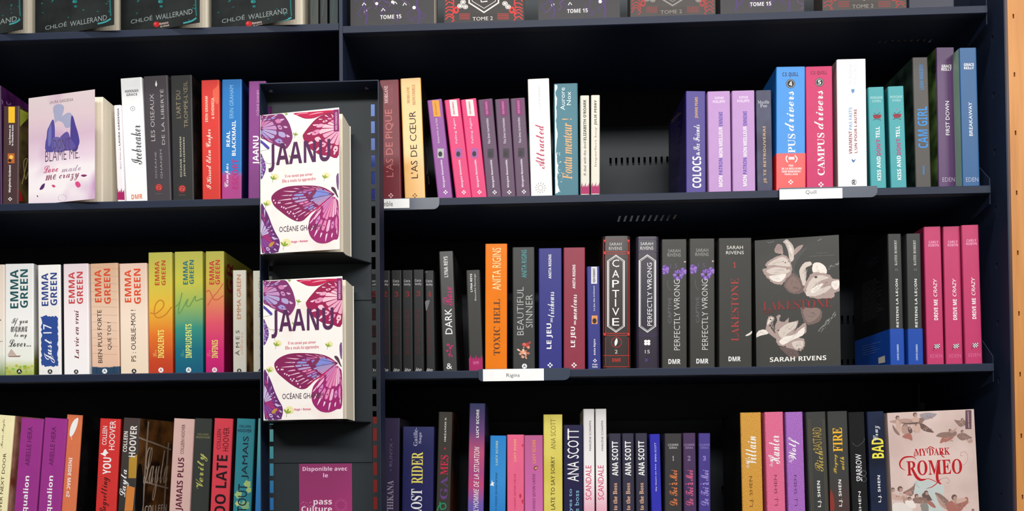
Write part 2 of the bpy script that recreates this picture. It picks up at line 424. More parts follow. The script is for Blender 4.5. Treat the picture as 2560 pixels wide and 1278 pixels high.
g = Geo(); g.box(XD0, XD1, .0, DEPTH+.004, -1.28, 1.05); off(g.build('divider_panel', [mat(NAVY)], RIGHT, .0008), RIGHT)
g = Geo(); g.box(XLL-.006, XLL, -.05, DEPTH+.004, -1.28, 1.05); off(g.build('side_panel', [mat(NAVY)], LEFT, .0008), LEFT)
# right side panel with punched slots along its front edge
g = Geo(); zz = -1.28; yh = .011
for q in range(-12, 11):
    zc = at(2484, 809, yh).z+q*.0945
    g.box(XR, XR+.0022, yh-.0022, yh+.0022, zz, zc-.005); zz = zc+.005
g.box(XR, XR+.0022, yh-.0022, yh+.0022, zz, 1.05)
g.box(XR, XR+.0022, -.020, yh-.0022, -1.28, 1.05); g.box(XR, XR+.0022, yh+.0022, DEPTH+.004, -1.28, 1.05)
off(g.build('side_panel', [mat(NAVY)], RIGHT), RIGHT)
for row in ('R1', 'R2', 'R3', 'R4'):
    z = ZL[row]; g = Geo(); pts = [(.004, z-.030), (.004, z+.012)]
    for q in range(7):
        a = math.pi/2*q/6; pts.append((.012+.032*math.sin(a)+.02, z+.012+.038*math.cos(a)-.008 if q else z+.042))
    pts += [(DEPTH-.01, z+.012), (DEPTH-.01, z-.045), (.09, z-.045)]
    g.prism([(y, zz_) for y, zz_ in pts], XS, XS+.0014, axis='x'); off(g.build('shelf_bracket', [mat(NAVY)], RIGHT), RIGHT)
# wooden end panel with its row of slots
Yw = -.020; xw = XR+.006; wp = empty('wooden_end_panel', 'tan wooden panel with small dark slots at the right edge', 'panel', Matrix.Translation((xw, Yw, -1.28)))
bpy.context.view_layer.update()
g = Geo(); xh = at(2546, 700, Yw).x; zz = -1.28
zlist = sorted(at(2546, y, Yw).z for y in (-115, 40, 186, 332, 482, 632, 784, 936, 1090, 1243, 1400))
for zc in zlist:
    g.box(xh-.0012, xh+.0012, Yw, Yw+.018, zz, zc-.0036); zz = zc+.0036
g.box(xh-.0012, xh+.0012, Yw, Yw+.018, zz, 1.05)
g.box(xw, xh-.0012, Yw, Yw+.018, -1.28, 1.05); g.box(xh+.0012, xw+.16, Yw, Yw+.018, -1.28, 1.05); g.box(xw, xw+.16, Yw+.018, DEPTH, -1.28, 1.05)
off(g.build('wood_board', [mat(('wood', (196, 138, 78), (214, 156, 94)), .5)], wp), wp)
g = Geo(); g.box(XR+.0022, xw, Yw, DEPTH, -1.28, 1.05); off(g.build('edge_strip', [mat((92, 62, 52))], wp), wp)

# room shell, mostly outside the frame
def struct(name, x0, x1, y0, y1, z0, z1, m_):
    g = Geo(); g.box(x0, x1, y0, y1, z0, z1); o = g.build(name, [m_]); o['kind'] = 'structure'; return o
struct('floor', -3.2, 2.8, -4.5, .5, -1.31, -1.28, mat(('noise', (84, 78, 72), (100, 94, 86), 3), .5))
struct('wall_back', -3.2, 2.8, DEPTH+.02, DEPTH+.12, -1.28, 1.6, mat((200, 196, 188), .8))

# ------------------------------------------------------------------ ROW 1 left: dark covers faced out
def face_out(row, c, xl, yt, xcover, xpage, label, col, back, thick, h=None, spread=None, bottom=None, lean=0, group=None, ycov=None):
    """book standing with its front cover to the viewer, the cover springing open on its left hinge"""
    z = bottom if bottom is not None else ZL[row]
    a, b = px(c, xl, yt); P0 = at(a, b, back); X0 = P0.x; H = h or (P0.z-z)
    ymid = b+150
    xp = px(c, xpage, 0)[0]; W = at(xp, ymid, back).x-X0+.0012
    xc = px(c, xcover, 0)[0]
    best = min((abs(proj((X0+W*math.cos(g_), back-W*math.sin(g_), P0.z-.08))[0]-xc), g_) for g_ in [q*.0025 for q in range(4, 220)])
    ga = best[1] if spread is None else math.radians(spread)
    if spread is not None:
        W = min((abs(proj((X0+w_*math.cos(ga), back-w_*math.sin(ga), P0.z-.08))[0]-xc), w_) for w_ in [.1+q*.0003 for q in range(260)])[1]
    WP = max(.1, min(at(xp, ymid, back).x-X0, W)) if spread is None or xpage > xcover+1 else W-.001
    M = Matrix.Translation((X0, back, z+.0004)) @ Matrix.Rotation(lean, 4, 'Y') @ Matrix.Rotation(-ga, 4, 'Z')
    e = empty('paperback_book', label, 'book', M, group)
    n = 8; g = Geo(); g.box(0, W, 0, .0005, 0, H); cover = g.build('front_cover', [mat(col)], e)
    R = Matrix.Rotation(ga, 4, 'Z')
    def turned(o):
        for v in o.data.vertices: v.co = R @ v.co
        return o
    g = Geo(); g.box(.0008, WP-.001, .0006, thick-.0012, .001, H-.001); turned(g.build('page_block', [mat(('pages', CREAM, 'Y'))], e))
    g = Geo(); g.box(0, WP, thick-.001, thick, 0, H); g.box(-.0005, .0002, 0, thick, 0, H); turned(g.build('back_cover', [mat(col)], e))
    fc = Face(cover, M); fc.root = e; fc.bounds = (0, W, H); fc.w = W; fc.h = H; BOOKS.append(e); print('face_out spread', round(math.degrees(ga), 1), 'w', round(W, 3), 'h', round(H, 3))
    return fc
GREEN_BLACK = ('noise', (34, 38, 38), (48, 54, 53), 18)
rowY1 = .02
xs = [(-105, 57, 74, 'cut off by the photo'), (89, 285, 297, 'second from the left edge'), (303, 499, 520, 'third from the left edge'), (529, 737, 760, 'next to the bay divider')]
for q, (x0, x1, x2, wh) in enumerate(xs):
    fc = face_out('L1', 'p', x0, -110, x1, x2, 'dark green-black paperback faced out, top left shelf, '+wh, GREEN_BLACK, rowY1, .034, h=.205, spread=12, group='dark faced-out paperbacks on the top left shelf')
    s = x0
    yb_ = 68-q*1.5; wpx = x1-x0
    f = wpx/196.
    yt_ = (8, 10, -4, -4)[q]
    if q: text(fc, 'p', 'CHLOÉ', 'sans', (150, 160, 160), s+24*f, yb_-19+yt_, s+78*f, yb_-6+yt_, 'H', 'author_name')
    text(fc, 'p', 'WALLERAND' if q else 'RAND', 'sans', (150, 160, 160), s+(86 if q else 115)*f, yb_-31+yt_, s+178*f, yb_-18+yt_, 'H', 'author_name')
    A = Art(fc, 'p'); tl = (30, 120, 120)
    rr = random.Random(q)
    A.stroke(tl, [(s+100*f, -60), (s+98*f, -20), (s+100*f, 8)], 5*f, 3); A.disc(tl, s+100*f, 16, 4*f, 3)
    A.disc((45, 150, 150), s+98*f, 4, 6*f, 4)
    for w_ in range(26):
        xx = s+(rr.uniform(150, 188) if w_ < 18 else rr.uniform(10, 150))*f; yy = rr.uniform(-90, 50); A.disc(tl, xx, yy, rr.uniform(1, 3), rr.uniform(1, 2), 6)
    A.stroke(tl, [(s+188*f, -80), (s+186*f, 0), (s+188*f, 40)], 3, 3); A.stroke(tl, [(s+40*f, 5), (s+50*f, -8), (s+58*f, -30)], 3, 3)
    A.stroke((70, 160, 165), [(s+155*f, yb_-7), (s+175*f, yb_-12), (s+188*f, yb_-20)], 4, 3)
    A.build('cover_art')
    if q > 1:
        A = Art(fc, 'p', .00012); A.disc((190, 40, 45), s+88*f, yb_-4, 8*f, 7, 10); A.disc((220, 90, 80), s+85*f, yb_-6, 3, 3, 8)
        A.build('emblem'); text(fc, 'p', 'Romance', 'bold', (215, 190, 180), s+96*f, yb_-10, s+118*f, yb_-4, 'H', 'lettering', lift=.0002); text(fc, 'p', 'de minuit', 'bold', (215, 190, 180), s+98*f, yb_-3, s+120*f, yb_+2, 'H', 'lettering', lift=.0002)
for (x0, x1, col, la) in ((773, 796, (66, 70, 66), 'thin grey-green spine beside the last faced-out dark paperback, top left shelf'), (798, 819, (26, 32, 32), 'thin black spine, middle of three against the bay divider, top left shelf'), (822, 846, (22, 50, 50), 'dark teal spine touching the left of the bay divider, top left shelf')):
    f1 = paper_book('L1', 'p', x0, x1, -100, x0, x1, col, la, yb=62)
    A = Art(f1, 'p'); A.stroke((45, 70, 68), [((x0+x1)/2, -80), ((x0+x1)/2+2, -20), ((x0+x1)/2-3, 40)], 3, 3); A.build('spine_ornament')

# ROW 1 right: alternating ornate covers faced out
def ornate(x0, x1, yb, kind, where, dim=1.0):
    red = kind == 'red'
    base = (48, 40, 38) if red else (50, 46, 51)
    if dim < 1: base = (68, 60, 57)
    fc = face_out('R1', 'p', x0, -120, x1, x1+4, ('faced-out hardback with red rose ornament, ' if red else 'faced-out grey hardback with purple thorn branches, ')+where, base, .02, .04, h=.215, spread=1.0)
    fc.root.name = 'hardback_book'
    W = x1-x0; A = Art(fc, 'p'); rr = random.Random(x0)
    X = lambda t: x0+t*W/210.
    if red:
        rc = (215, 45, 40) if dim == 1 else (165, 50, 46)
        for sg, xb in ((1, 4), (-1, 206)):
            for q in range(7):
                yy = yb-6-q*9
                A.stroke(rc, [(X(xb), yy), (X(xb+sg*10), yy-rr.uniform(4, 14)), (X(xb+sg*22), yy+rr.uniform(-4, 4)), (X(xb+sg*16), yy+5)], 2.6, 4)
            A.disc(rc, X(xb+sg*28), yb-30, 7, 9); A.disc(base, X(xb+sg*28), yb-30, 3, 4)
        for q in range(4): A.stroke(rc, [(X(40), yb-8-q*4), (X(170), yb-8-q*4)], 1.3, 0)
        A.poly(base, [(X(68), yb-21), (X(140), yb-21), (X(140), yb-4), (X(68), yb-4)])
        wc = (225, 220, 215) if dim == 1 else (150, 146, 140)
        A.stroke(wc, [(X(66), yb-90), (X(66), yb-48), (X(105), yb-24), (X(143), yb-48), (X(143), yb-90)], 4, 0)
        A.stroke(wc, [(X(74), yb-90), (X(74), yb-52), (X(105), yb-34), (X(135), yb-52), (X(135), yb-90)], 1.6, 0)
        A.stroke(wc, [(X(95), yb-66), (X(98), yb-50), (X(114), yb-52)], 3, 0)
        for cx, cy in ((50, 50), (42, 40), (56, 38), (160, 46), (168, 38)):
            A.disc(wc, X(cx), yb-cy, 7, 6, 10); A.ring(base, X(cx), yb-cy, 4, 1)
        A.build('cover_art'); text(fc, 'p', 'TOME 2', 'sans', wc, X(75), yb-13, X(128), yb-4, 'H', 'lettering')
    else:
        pc = (74, 44, 110)
        for q in range(13):
            xx = X(rr.uniform(6, 204)); yy = yb-rr.uniform(8, 60)
            A.stroke(pc if q % 3 else (92, 60, 110), [(xx, yy), (xx+rr.uniform(-14, 14), yy-8), (xx+rr.uniform(-20, 20), yy-18), (xx+rr.uniform(-22, 22), yy-30)], 2.8, 4)
        for xb in (38, 170): A.stroke(pc, [(X(xb), yb-2), (X(xb+4), yb-25), (X(xb-4), yb-50), (X(xb+6), yb-90)], 5, 4)
        for (cx, cy, r) in ((38, 36, 4.2), (66, 54, 4), (106, 58, 4), (160, 44, 4.5), (174, 68, 4), (20, 70, 3), (130, 74, 3)): A.disc((236, 234, 236), X(cx), yb-cy, r, r, 8)
        for (cx, cy) in ((34, 52), (82, 38), (136, 52), (112, 55)): A.stroke((236, 234, 236), [(X(cx-4), yb-cy+3), (X(cx), yb-cy-4), (X(cx+5), yb-cy+2)], 2.2, 0)
        A.build('cover_art'); text(fc, 'p', 'TOME 15', 'bold', (225, 222, 225), X(75), yb-26, X(128), yb-16, 'H', 'lettering')
    g = Geo(); return fc
ornate(876, 1085, 63, 'purple', 'first right of the bay divider'); ornate(1110, 1310, 55, 'red', 'the brighter red of the left pair')
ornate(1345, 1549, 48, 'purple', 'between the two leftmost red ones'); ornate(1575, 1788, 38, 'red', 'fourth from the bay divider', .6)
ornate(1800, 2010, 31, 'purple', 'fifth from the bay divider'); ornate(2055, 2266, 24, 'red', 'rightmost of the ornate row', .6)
paper_book('R1', 'p', 2272, 2385, -110, 2272, 2387, (52, 57, 74), 'slate-blue plain book at the right end of the top right shelf', yb=14)

# ------------------------------------------------------------------ ROW 2 left
f1 = paper_book('L2', 'a', -95, 2, 508, -95, 14, (66, 22, 74), 'dark violet book cut off by the left photo edge, second shelf', side=('noise', (60, 20, 70), (90, 40, 100), 40), back=.03)
s = side_face(f1, 'R'); A = Art(s, 'a'); A.stroke((170, 130, 190), [(5, 590), (15, 600), (12, 615)], 4); A.stroke((170, 130, 190), [(40, 600), (42, 615), (60, 618), (64, 608)], 4); A.build('cover_art')
f1 = paper_book('L2', 'a', 18, 115, 628, 15, 107, (84, 60, 62), 'small brown paperback with yellow tab beside the faced-out pink book, second shelf', side=('noise', (70, 45, 45), (120, 110, 60), 26), dp=.108)
A = Art(f1, 'a'); A.rect((240, 195, 45), 50, 632, 88, 727); A.build('series_tab'); A = Art(f1, 'a'); A.rect((190, 110, 50), 46, 908, 86, 966); A.disc((240, 200, 90), 66, 930, 12); A.disc((60, 30, 25), 58, 950, 10); A.build('cover_picture'); A = Art(f1, 'a'); logo_plus(A, 60, 1178, 12); A.build('publisher_mark')
text(f1, 'a', 'Les Damnés de', 'bold', WHITE, 52, 740, 64, 855); text(f1, 'a', 'la Chambre noire', 'bold', WHITE, 68, 740, 80, 862); text(f1, 'a', 'Margherita Guidonni', 'bold', WHITE, 50, 978, 68, 1138, name='author_name')
s = side_face(f1, 'R'); A = Art(s, 'a'); A.poly((170, 180, 70), [(118, 645), (166, 668), (166, 700), (118, 750)]); A.stroke((205, 190, 120), [(130, 1090), (150, 1000), (162, 940), (140, 960), (150, 1060), (165, 1020)], 5); A.poly((190, 40, 40), [(112, 1110), (140, 1190), (112, 1190)]); A.build('cover_art')

DBM = face_out('L2', 'a', 171, 583, 561, 612, 'pale pink paperback with lilac kissing silhouettes faced out on the second left shelf', ('wash', [(0, (240, 226, 238)), (.12, (252, 246, 248)), (.32, (250, 242, 246)), (.42, (238, 218, 232)), (.62, (222, 196, 214)), (.8, (228, 208, 214)), (1, (226, 212, 214))], (206, 158, 204), 11), .012, .05)
A = Art(DBM, 'n')
A.poly((176, 178, 205), [(300, 260), (320, 218), (370, 208), (410, 230), (408, 280), (395, 330), (440, 300), (480, 300), (500, 340), (490, 400), (480, 440), (430, 450), (400, 400), (350, 380), (320, 400), (310, 330)], 4)
A.poly((96, 88, 165), [(232, 560), (240, 480), (262, 430), (290, 372), (308, 378), (318, 460), (318, 560), (318, 690), (225, 690), (222, 600)], 3)
A.poly((126, 124, 188), [(250, 500), (270, 430), (282, 430), (280, 600), (250, 640)], 3)
A.poly((88, 76, 155), [(480, 420), (488, 330), (508, 340), (530, 420), (555, 500), (572, 590), (560, 640), (540, 690), (490, 680), (478, 560)], 3)
A.poly((110, 96, 168), [(370, 550), (445, 490), (480, 560), (530, 640), (500, 680), (380, 680), (350, 600)], 3); A.poly((120, 110, 175), [(300, 560), (380, 560), (420, 690), (300, 690)], 3)
for pts, cc in (([(160, 1085), (185, 1040), (215, 1025), (205, 1070), (180, 1090)], (100, 50, 120)), ([(285, 1045), (305, 1038), (325, 1055), (305, 1068)], (215, 90, 140)), ([(585, 945), (610, 932), (650, 940), (620, 958)], (150, 60, 120)), ([(528, 1015), (560, 1005), (585, 1045), (560, 1068), (535, 1050)], (225, 90, 150)), ([(130, 1150), (145, 1152), (142, 1168)], (110, 50, 90))): A.poly(cc, pts, 3)
for q in range(14):
    a_ = 2*math.pi*q/14; A.stroke((150, 150, 155), [(395+38*math.cos(a_), 1175+32*math.sin(a_)), (395+46*math.cos(a_+.1), 1175+38*math.sin(a_+.1))], 4, 0)
A.build('cover_art')
text(DBM, 'n', 'LAURA GARDENIA', 'thin', (120, 105, 110), 265, 160, 508, 190, 'H', 'author_name'); text(DBM, 'n', "DON'T", 'thin', (96, 76, 104), 302, 562, 478, 665, 'H', 'title'); text(DBM, 'n', 'BLAME ME.', 'thin', (96, 76, 104), 218, 672, 572, 785, 'H', 'title')
text(DBM, 'n', 'Love', 'script', (205, 80, 125), 200, 838, 352, 912, 'H', 'title'); text(DBM, 'n', 'made', 'script', (190, 170, 190), 385, 840, 585, 900, 'H', 'title'); text(DBM, 'n', 'me', 'script', (160, 100, 125), 220, 935, 330, 990, 'H', 'title'); text(DBM, 'n', 'crazy', 'script', (160, 100, 125), 362, 925, 570, 1000, 'H', 'title')

f1 = paper_book('L2', 'a', 676, 711, 622, 690, 742, (240, 236, 240), 'thin white paperback with magenta foot, left of the tall white one', dp=.108)
text(f1, 'a', 'LAURA GARDENIA', 'bold', (70, 50, 60), 694, 640, 712, 862, name='author_name'); text(f1, 'a', "Don't blame me", 'script', (150, 110, 120), 704, 870, 718, 1000, name='title')
A = Art(f1, 'a'); flame(A, 688, 744, 1130, 1183); A.build('publisher_flame')
f1 = paper_book('L2', 'a', 707, 841, 461, 748, 869, (246, 247, 248), 'tall white paperback with thin grey script title, second left shelf', gloss=.3)
text(f1, 'a', 'HANNAH', 'bold', (90, 95, 98), 740, 530, 818, 547, 'H', 'author_name'); text(f1, 'a', 'GRACE', 'bold', (90, 95, 98), 748, 552, 812, 567, 'H', 'author_name')
text(f1, 'a', 'Icebreaker', 'script', (70, 72, 78), 768, 742, 842, 975, name='title'); text(f1, 'a', 'DMR', 'bold', (225, 130, 80), 778, 1150, 843, 1178, 'H', 'publisher_mark')
A = Art(f1, 'a'); A.ring((160, 165, 170), 785, 643, 13, 3); A.disc((160, 165, 170), 785, 643, 4); A.build('emblem')
def redmark(f1, x, y, r=23):
    A = Art(f1, 'a'); A.disc((150, 40, 45), x, y, r, r); A.ring((225, 90, 80), x, y-3, r*.6, 4); A.stroke((235, 120, 100), [(x-r*.6, y+r*.4), (x, y-r*.3), (x+r*.5, y+r*.5)], 3); A.build('emblem')
    text(f1, 'a', 'Romance', 'sans', (140, 110, 110), x-18, y+r+8, x+18, y+r+16, 'H')
f1 = paper_book('L2', 'a', 845, 994, 449, 872, 1012, (76, 70, 76), 'dusky mauve-grey paperback with two-line pale title, right of the tall white one')
text(f1, 'a', 'LES OISEAUX', 'thin', (205, 200, 200), 886, 556, 918, 835, name='title'); text(f1, 'a', 'DE LA LIBERTÉ', 'thin', (205, 200, 200), 944, 528, 976, 856, name='title')
text(f1, 'a', 'OCÉANE', 'thin', (180, 172, 176), 912, 900, 930, 1056, name='author_name'); text(f1, 'a', 'GHANEM', 'thin', (180, 172, 176), 945, 886, 963, 1056, name='author_name')
A = Art(f1, 'a'); A.poly(WHITE, [(922, 512), (918, 500), (924, 476), (930, 500), (926, 512)]); A.build('feather_mark'); redmark(f1, 940, 1110)
f1 = paper_book('L2', 'a', 1006, 1135, 446, 1021, 1148, (46, 47, 48), 'charcoal paperback with tan two-line title left of the red spine, second shelf', side=('noise', (22, 20, 22), (60, 40, 40), 30))
text(f1, 'a', "L'ART DU", 'sans', (150, 140, 112), 1040, 536, 1070, 700, name='title'); text(f1, 'a', "TROMPE-L'ŒIL", 'sans', (150, 140, 112), 1084, 480, 1113, 755, name='title')
text(f1, 'a', 'OCÉANE GHANEM', 'bold', (190, 185, 170), 1060, 810, 1077, 1048, name='author_name'); text(f1, 'a', 'JENN GUERRIERI', 'bold', (190, 185, 170), 1083, 812, 1099, 1045, name='author_name'); redmark(f1, 1078, 1118)
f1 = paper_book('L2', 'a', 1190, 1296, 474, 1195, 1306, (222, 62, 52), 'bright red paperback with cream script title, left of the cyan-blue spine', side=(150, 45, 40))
A = Art(f1, 'a'); A.poly((235, 110, 85), [(1294, 478), (1296, 610), (1270, 600), (1258, 540), (1285, 510)], 3); A.build('spine_art')
text(f1, 'a', 'ERIN GRAHAM', 'bold', (250, 215, 190), 1213, 570, 1231, 722, name='author_name'); text(f1, 'a', '& KHEMEIA', 'bold', (250, 215, 190), 1250, 578, 1268, 704, name='author_name'); text(f1, 'a', 'I Kissed Eden Cooper', 'script', (250, 240, 225), 1218, 765, 1262, 1120, name='title')
f1 = paper_book('L2', 'a', 1311, 1431, 470, 1311, 1428, ('ramp', [(0, (186, 72, 150)), (.225, (186, 72, 150)), (.262, (28, 130, 200)), (1, (24, 128, 198))]), 'cyan-blue paperback with purple foot, left of the purple spine by the display', side=(28, 44, 96))
text(f1, 'a', 'ERIN GRAHAM', 'sans', (150, 200, 235), 1358, 505, 1382, 700, name='author_name'); text(f1, 'a', 'REAL', 'bold', WHITE, 1340, 776, 1361, 868, name='title'); text(f1, 'a', 'BLACKMAIL', 'bold', WHITE, 1372, 714, 1395, 922, name='title')
text(f1, 'a', 'Campus', 'script', WHITE, 1328, 968, 1362, 1108, name='title'); text(f1, 'a', 'ESCORT', 'bold', (195, 40, 130), 1374, 942, 1410, 1118, name='title')
f1 = paper_book('L2', 'p', 621, 665, 203, 620, 663, (146, 66, 146), 'purple paperback half hidden behind the left edge of the metal display, second shelf')
text(f1, 'p', 'JAANU', 'bold', WHITE, 632, 340, 651, 412, name='title'); text(f1, 'p', 'OCÉANE GHANEM', 'sans', (215, 170, 210), 640, 226, 648, 290, name='author_name')

# ------------------------------------------------------------------ ROW 2 right
paper_book('R2', 'p', 884, 941, 201, 884, 941, ('ramp', [(0, (54, 58, 130)), (.35, (70, 90, 165)), (1, (110, 148, 205))]), 'blue book hidden behind the display, glimpsed through its slots, second shelf', back=.02)
f1 = paper_book('R2', 'b', 822, 940, 473, 841, 953, (126, 46, 58), 'burgundy paperback with rose serif title just right of the display')
text(f1, 'b', 'MORGANE', 'serif', (226, 200, 200), 853, 508, 877, 612, name='author_name'); text(f1, 'b', 'MONCOMBLE', 'serif', (160, 90, 95), 883, 500, 906, 625, name='author_name')
text(f1, 'b', "L'AS DE PIQUE", 'sans', (198, 120, 118), 856, 648, 916, 1048, name='title'); A = Art(f1, 'b'); logo_plus(A, 893, 1158, 15, (235, 190, 190)); A.build('publisher_mark')
f1 = paper_book('R2', 'b', 947, 1070, 463, 975, 1096, (238, 186, 108), 'peach-yellow paperback with black-brown title, second shelf', side=('noise', (18, 16, 16), (46, 38, 34), 30), gloss=.3)
text(f1, 'b', 'MORGANE', 'serif', (190, 140, 90), 985, 515, 1006, 612, name='author_name'); text(f1, 'b', 'MONCOMBLE', 'serif', (190, 140, 90), 1016, 500, 1040, 622, name='author_name')
text(f1, 'b', "L'AS DE CŒUR", 'sans', (48, 34, 30), 998, 658, 1054, 1056, name='title'); A = Art(f1, 'b'); logo_plus(A, 1035, 1158, 15, (150, 110, 60)); A.build('publisher_mark')
s = side_face(f1, 'R'); A = Art(s, 'b'); A.stroke((190, 180, 170), [(1104, 870), (1112, 960), (1106, 1030)], 4); A.stroke((190, 180, 170), [(1112, 1040), (1120, 1090), (1114, 1080)], 5); A.build('cover_art')
def pocket(crop, q, col, tab, tabtxt, title, label, icon, dx=0, group=None):
    f1 = paper_book('R2', crop, *q, col, label, dp=.108, group=group)
    xl, xr, yt, bl, br = q; H = 1165-yt
    X = lambda t, y: xl+(xr-xl)*t+(bl-xl)*(y-yt)/H
    A = Art(f1, crop); y1 = yt+100
    A.poly(tab, [(X(.34, yt+4), yt+4), (X(.80, yt+4), yt+4), (X(.80, y1), y1), (X(.34, y1), y1)])
    A.build('series_tab'); A = Art(f1, crop); A.rect(icon, X(.3, 905)+2, 880, X(.72, 905)+2, 935); A.disc((40, 36, 44), X(.5, 905), 912, 12, 16); A.build('cover_picture'); A = Art(f1, crop); logo_plus(A, X(.55, 1140), 1138, 13); A.build('publisher_mark')
    text(f1, crop, 'NEW ROMANCE', 'bold', tabtxt, X(.5, yt+50)-6, yt+14, X(.5, yt+50)+14, yt+90)
    text(f1, crop, title, 'sans', (230, 215, 235), X(.48, 770)-13, 700, X(.48, 770)+16, 850, name='title')
    text(f1, crop, 'Morgane Moncomble', 'bold', (235, 225, 240), X(.5, 1030)-13, 945, X(.5, 1030)+16, 1110, name='author_name')
    return f1
pocket('b', (1105, 1194, 590, 1170, 1256, 1168)[:5], (150, 84, 160), (238, 165, 50), (200, 130, 60), 'Aime-moi, je te fuis', 'purple pocket paperback with orange tab, leaning left, second right shelf', (190, 190, 190))
pk = pocket('b', (1206, 1300, 588, 1276, 1369), (222, 54, 122), (240, 225, 225), (200, 60, 80), 'Falling Again', 'left of the two hot pink pocket paperbacks with white tabs', (170, 100, 170))
dup(pk, 'R2', 'b', 1304, 1397, 587, 1369, 1461, 'right of the two hot pink pocket paperbacks with white tabs')
pk = pocket('c', (-14, 75, 587, 40, 126), (94, 62, 94), (130, 42, 108), (220, 130, 190), 'Nos âmes tourmentées', 'leftmost of three mauve pocket paperbacks with magenta tabs', (66, 48, 68))
dup(pk, 'R2', 'c', 85, 173, 582, 128, 210, 'middle one of three mauve pocket paperbacks with magenta tabs')
dup(pk, 'R2', 'c', 180, 263, 578, 214, 297, 'rightmost of three mauve pocket paperbacks, touching the tall white book')
f1 = paper_book('R2', 'c', 282, 408, 466, 301, 429, (246, 244, 240), 'tall white paperback with red script title, right of the mauve pocket books')
text(f1, 'c', 'LYDIA MYERE', 'thin', (190, 180, 170), 345, 506, 358, 638, name='author_name'); text(f1, 'c', 'Attracted', 'script', (196, 52, 100), 322, 736, 385, 1000, name='title')
A = Art(f1, 'c')
for q in range(12):
    a_ = q*math.pi/6; A.stroke((170, 165, 165), [(358+22*math.cos(a_), 1112+22*math.sin(a_)), (358+33*math.cos(a_+.12), 1112+33*math.sin(a_+.12))], 4, 0)
A.ring((175, 170, 170), 358, 1112, 14, 3); A.build('emblem')
f1 = paper_book('R2', 'c', 438, 577, 494, 441, 585, (62, 126, 142), 'teal paperback with peach brush-script title and white splatter on its left edge')
text(f1, 'c', 'Aurore', 'sans', (225, 238, 240), 475, 518, 503, 652, name='author_name'); text(f1, 'c', 'Nox', 'sans', (225, 238, 240), 512, 543, 538, 622, name='author_name'); text(f1, 'c', 'Foutu menteur !', 'bi', (240, 184, 130), 484, 702, 546, 1062, name='title')
A = Art(f1, 'c'); rr = random.Random(2); pts = [(442, 500)]
for q in range(34): pts.append((444+rr.uniform(2, 14)+(q/34)**3*16, 505+q*19))
pts += [(446, 1148)]; A.poly((228, 238, 240), pts)
for q in range(60): A.disc((228, 238, 240), 446+abs(rr.gauss(0, 16)), rr.uniform(900, 1145), rr.uniform(1, 4), rr.uniform(1, 4), 6)
A.build('paint_splatter')
f1 = paper_book('R2', 'c', 593, 646, 565, 595, 649, (222, 218, 206), 'left of two thin cream paperbacks with magenta flame foot, beside the teal book', dp=.108)
text(f1, 'c', "ELIZABETH O'ROARK", 'bold', (40, 36, 36), 611, 590, 629, 830, name='author_name'); text(f1, 'c', 'A deal with the devil', 'sans', (80, 70, 66), 612, 838, 628, 1040, name='title'); A = Art(f1, 'c'); flame(A, 596, 648, 1098, 1148); A.build('publisher_flame')
f1 = paper_book('R2', 'c', 656, 710, 563, 657, 708, (224, 220, 208), 'right of two thin cream paperbacks with magenta flame foot, its dark front cover showing', side=('noise', (18, 18, 20), (110, 90, 90), 14), dp=.108)
text(f1, 'c', 'JULIE PERRY', 'bold', (40, 36, 36), 676, 592, 694, 740, name='author_name'); text(f1, 'c', 'Imperfect boy', 'sans', (170, 120, 130), 677, 752, 694, 985, name='title'); A = Art(f1, 'c'); flame(A, 657, 708, 1096, 1146); A.build('publisher_flame')
# gap, then
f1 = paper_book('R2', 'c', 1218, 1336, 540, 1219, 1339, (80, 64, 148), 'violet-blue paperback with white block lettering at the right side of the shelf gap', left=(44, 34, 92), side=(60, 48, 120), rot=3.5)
text(f1, 'c', 'JEANNE PEARS', 'bold', (214, 180, 110), 1271, 575, 1293, 700, name='author_name'); text(f1, 'c', 'COLOCS', 'bold', WHITE, 1256, 926, 1309, 1112, name='title'); text(f1, 'c', '&', 'bold', WHITE, 1280, 898, 1300, 920, name='title'); text(f1, 'c', 'Sex Friends', 'script', WHITE, 1262, 738, 1300, 892, name='title')
def blurb(fc, c, x0, x1, ys, col, dy, wl=2.4):
    A = Art(fc, c); rr = random.Random(int(x0))
    for y in ys:
        t = rr.uniform(.55, 1); A.stroke(col, [(x0, y), (x0+(x1-x0)*t, y+dy*t)], wl, 0)
    A.build('blurb_text')
s = side_face(f1, 'L'); blurb(s, 'c', 1128, 1200, range(735, 980, 16), (96, 84, 140), -80); blurb(s, 'c', 1130, 1195, range(1070, 1110, 12), (96, 84, 140), -30); blurb(s, 'c', 1132, 1192, (715, 726), (150, 130, 100), -60)
def patron(c, q, label):
    f1 = paper_book('R2', c, *q, (190, 150, 202), label)
    x0 = q[0]; k = CROP[c][2]/.42254; X = lambda v: x0+(v-1348)/k
    for t_, cc, y0, y1 in (('MON', WHITE, 1040, 1105), ('PATRON', (100, 80, 180), 938, 1034), ('MON MEILLEUR', WHITE, 752, 930), ('ENNEMI', (100, 80, 180), 662, 746)):
        text(f1, c, t_, 'bold', cc, X(1412), y0, X(1436), y1, name='title')
    text(f1, c, 'SOPHIE', 'bold', (235, 220, 240), X(1388), 573, X(1442), 588, 'H', 'author_name'); text(f1, c, 'PHILIPPE', 'bold', (235, 220, 240), X(1378), 594, X(1450), 610, 'H', 'author_name')
    return f1
q1 = patron('c', (1348, 1478, 540, 1350, 1490), 'left of two lilac paperbacks with white and violet titles')
dup(q1, 'R2', 'd', 22, 158, 537, 24, 168, 'right of two lilac paperbacks, touching the narrow marbled navy spine')
f1 = paper_book('R2', 'd', 163, 258, 534, 173, 266, ('noise', (40, 42, 78), (78, 82, 112), 16), 'narrow marbled navy paperback with tan title, left of the blue one with red band')
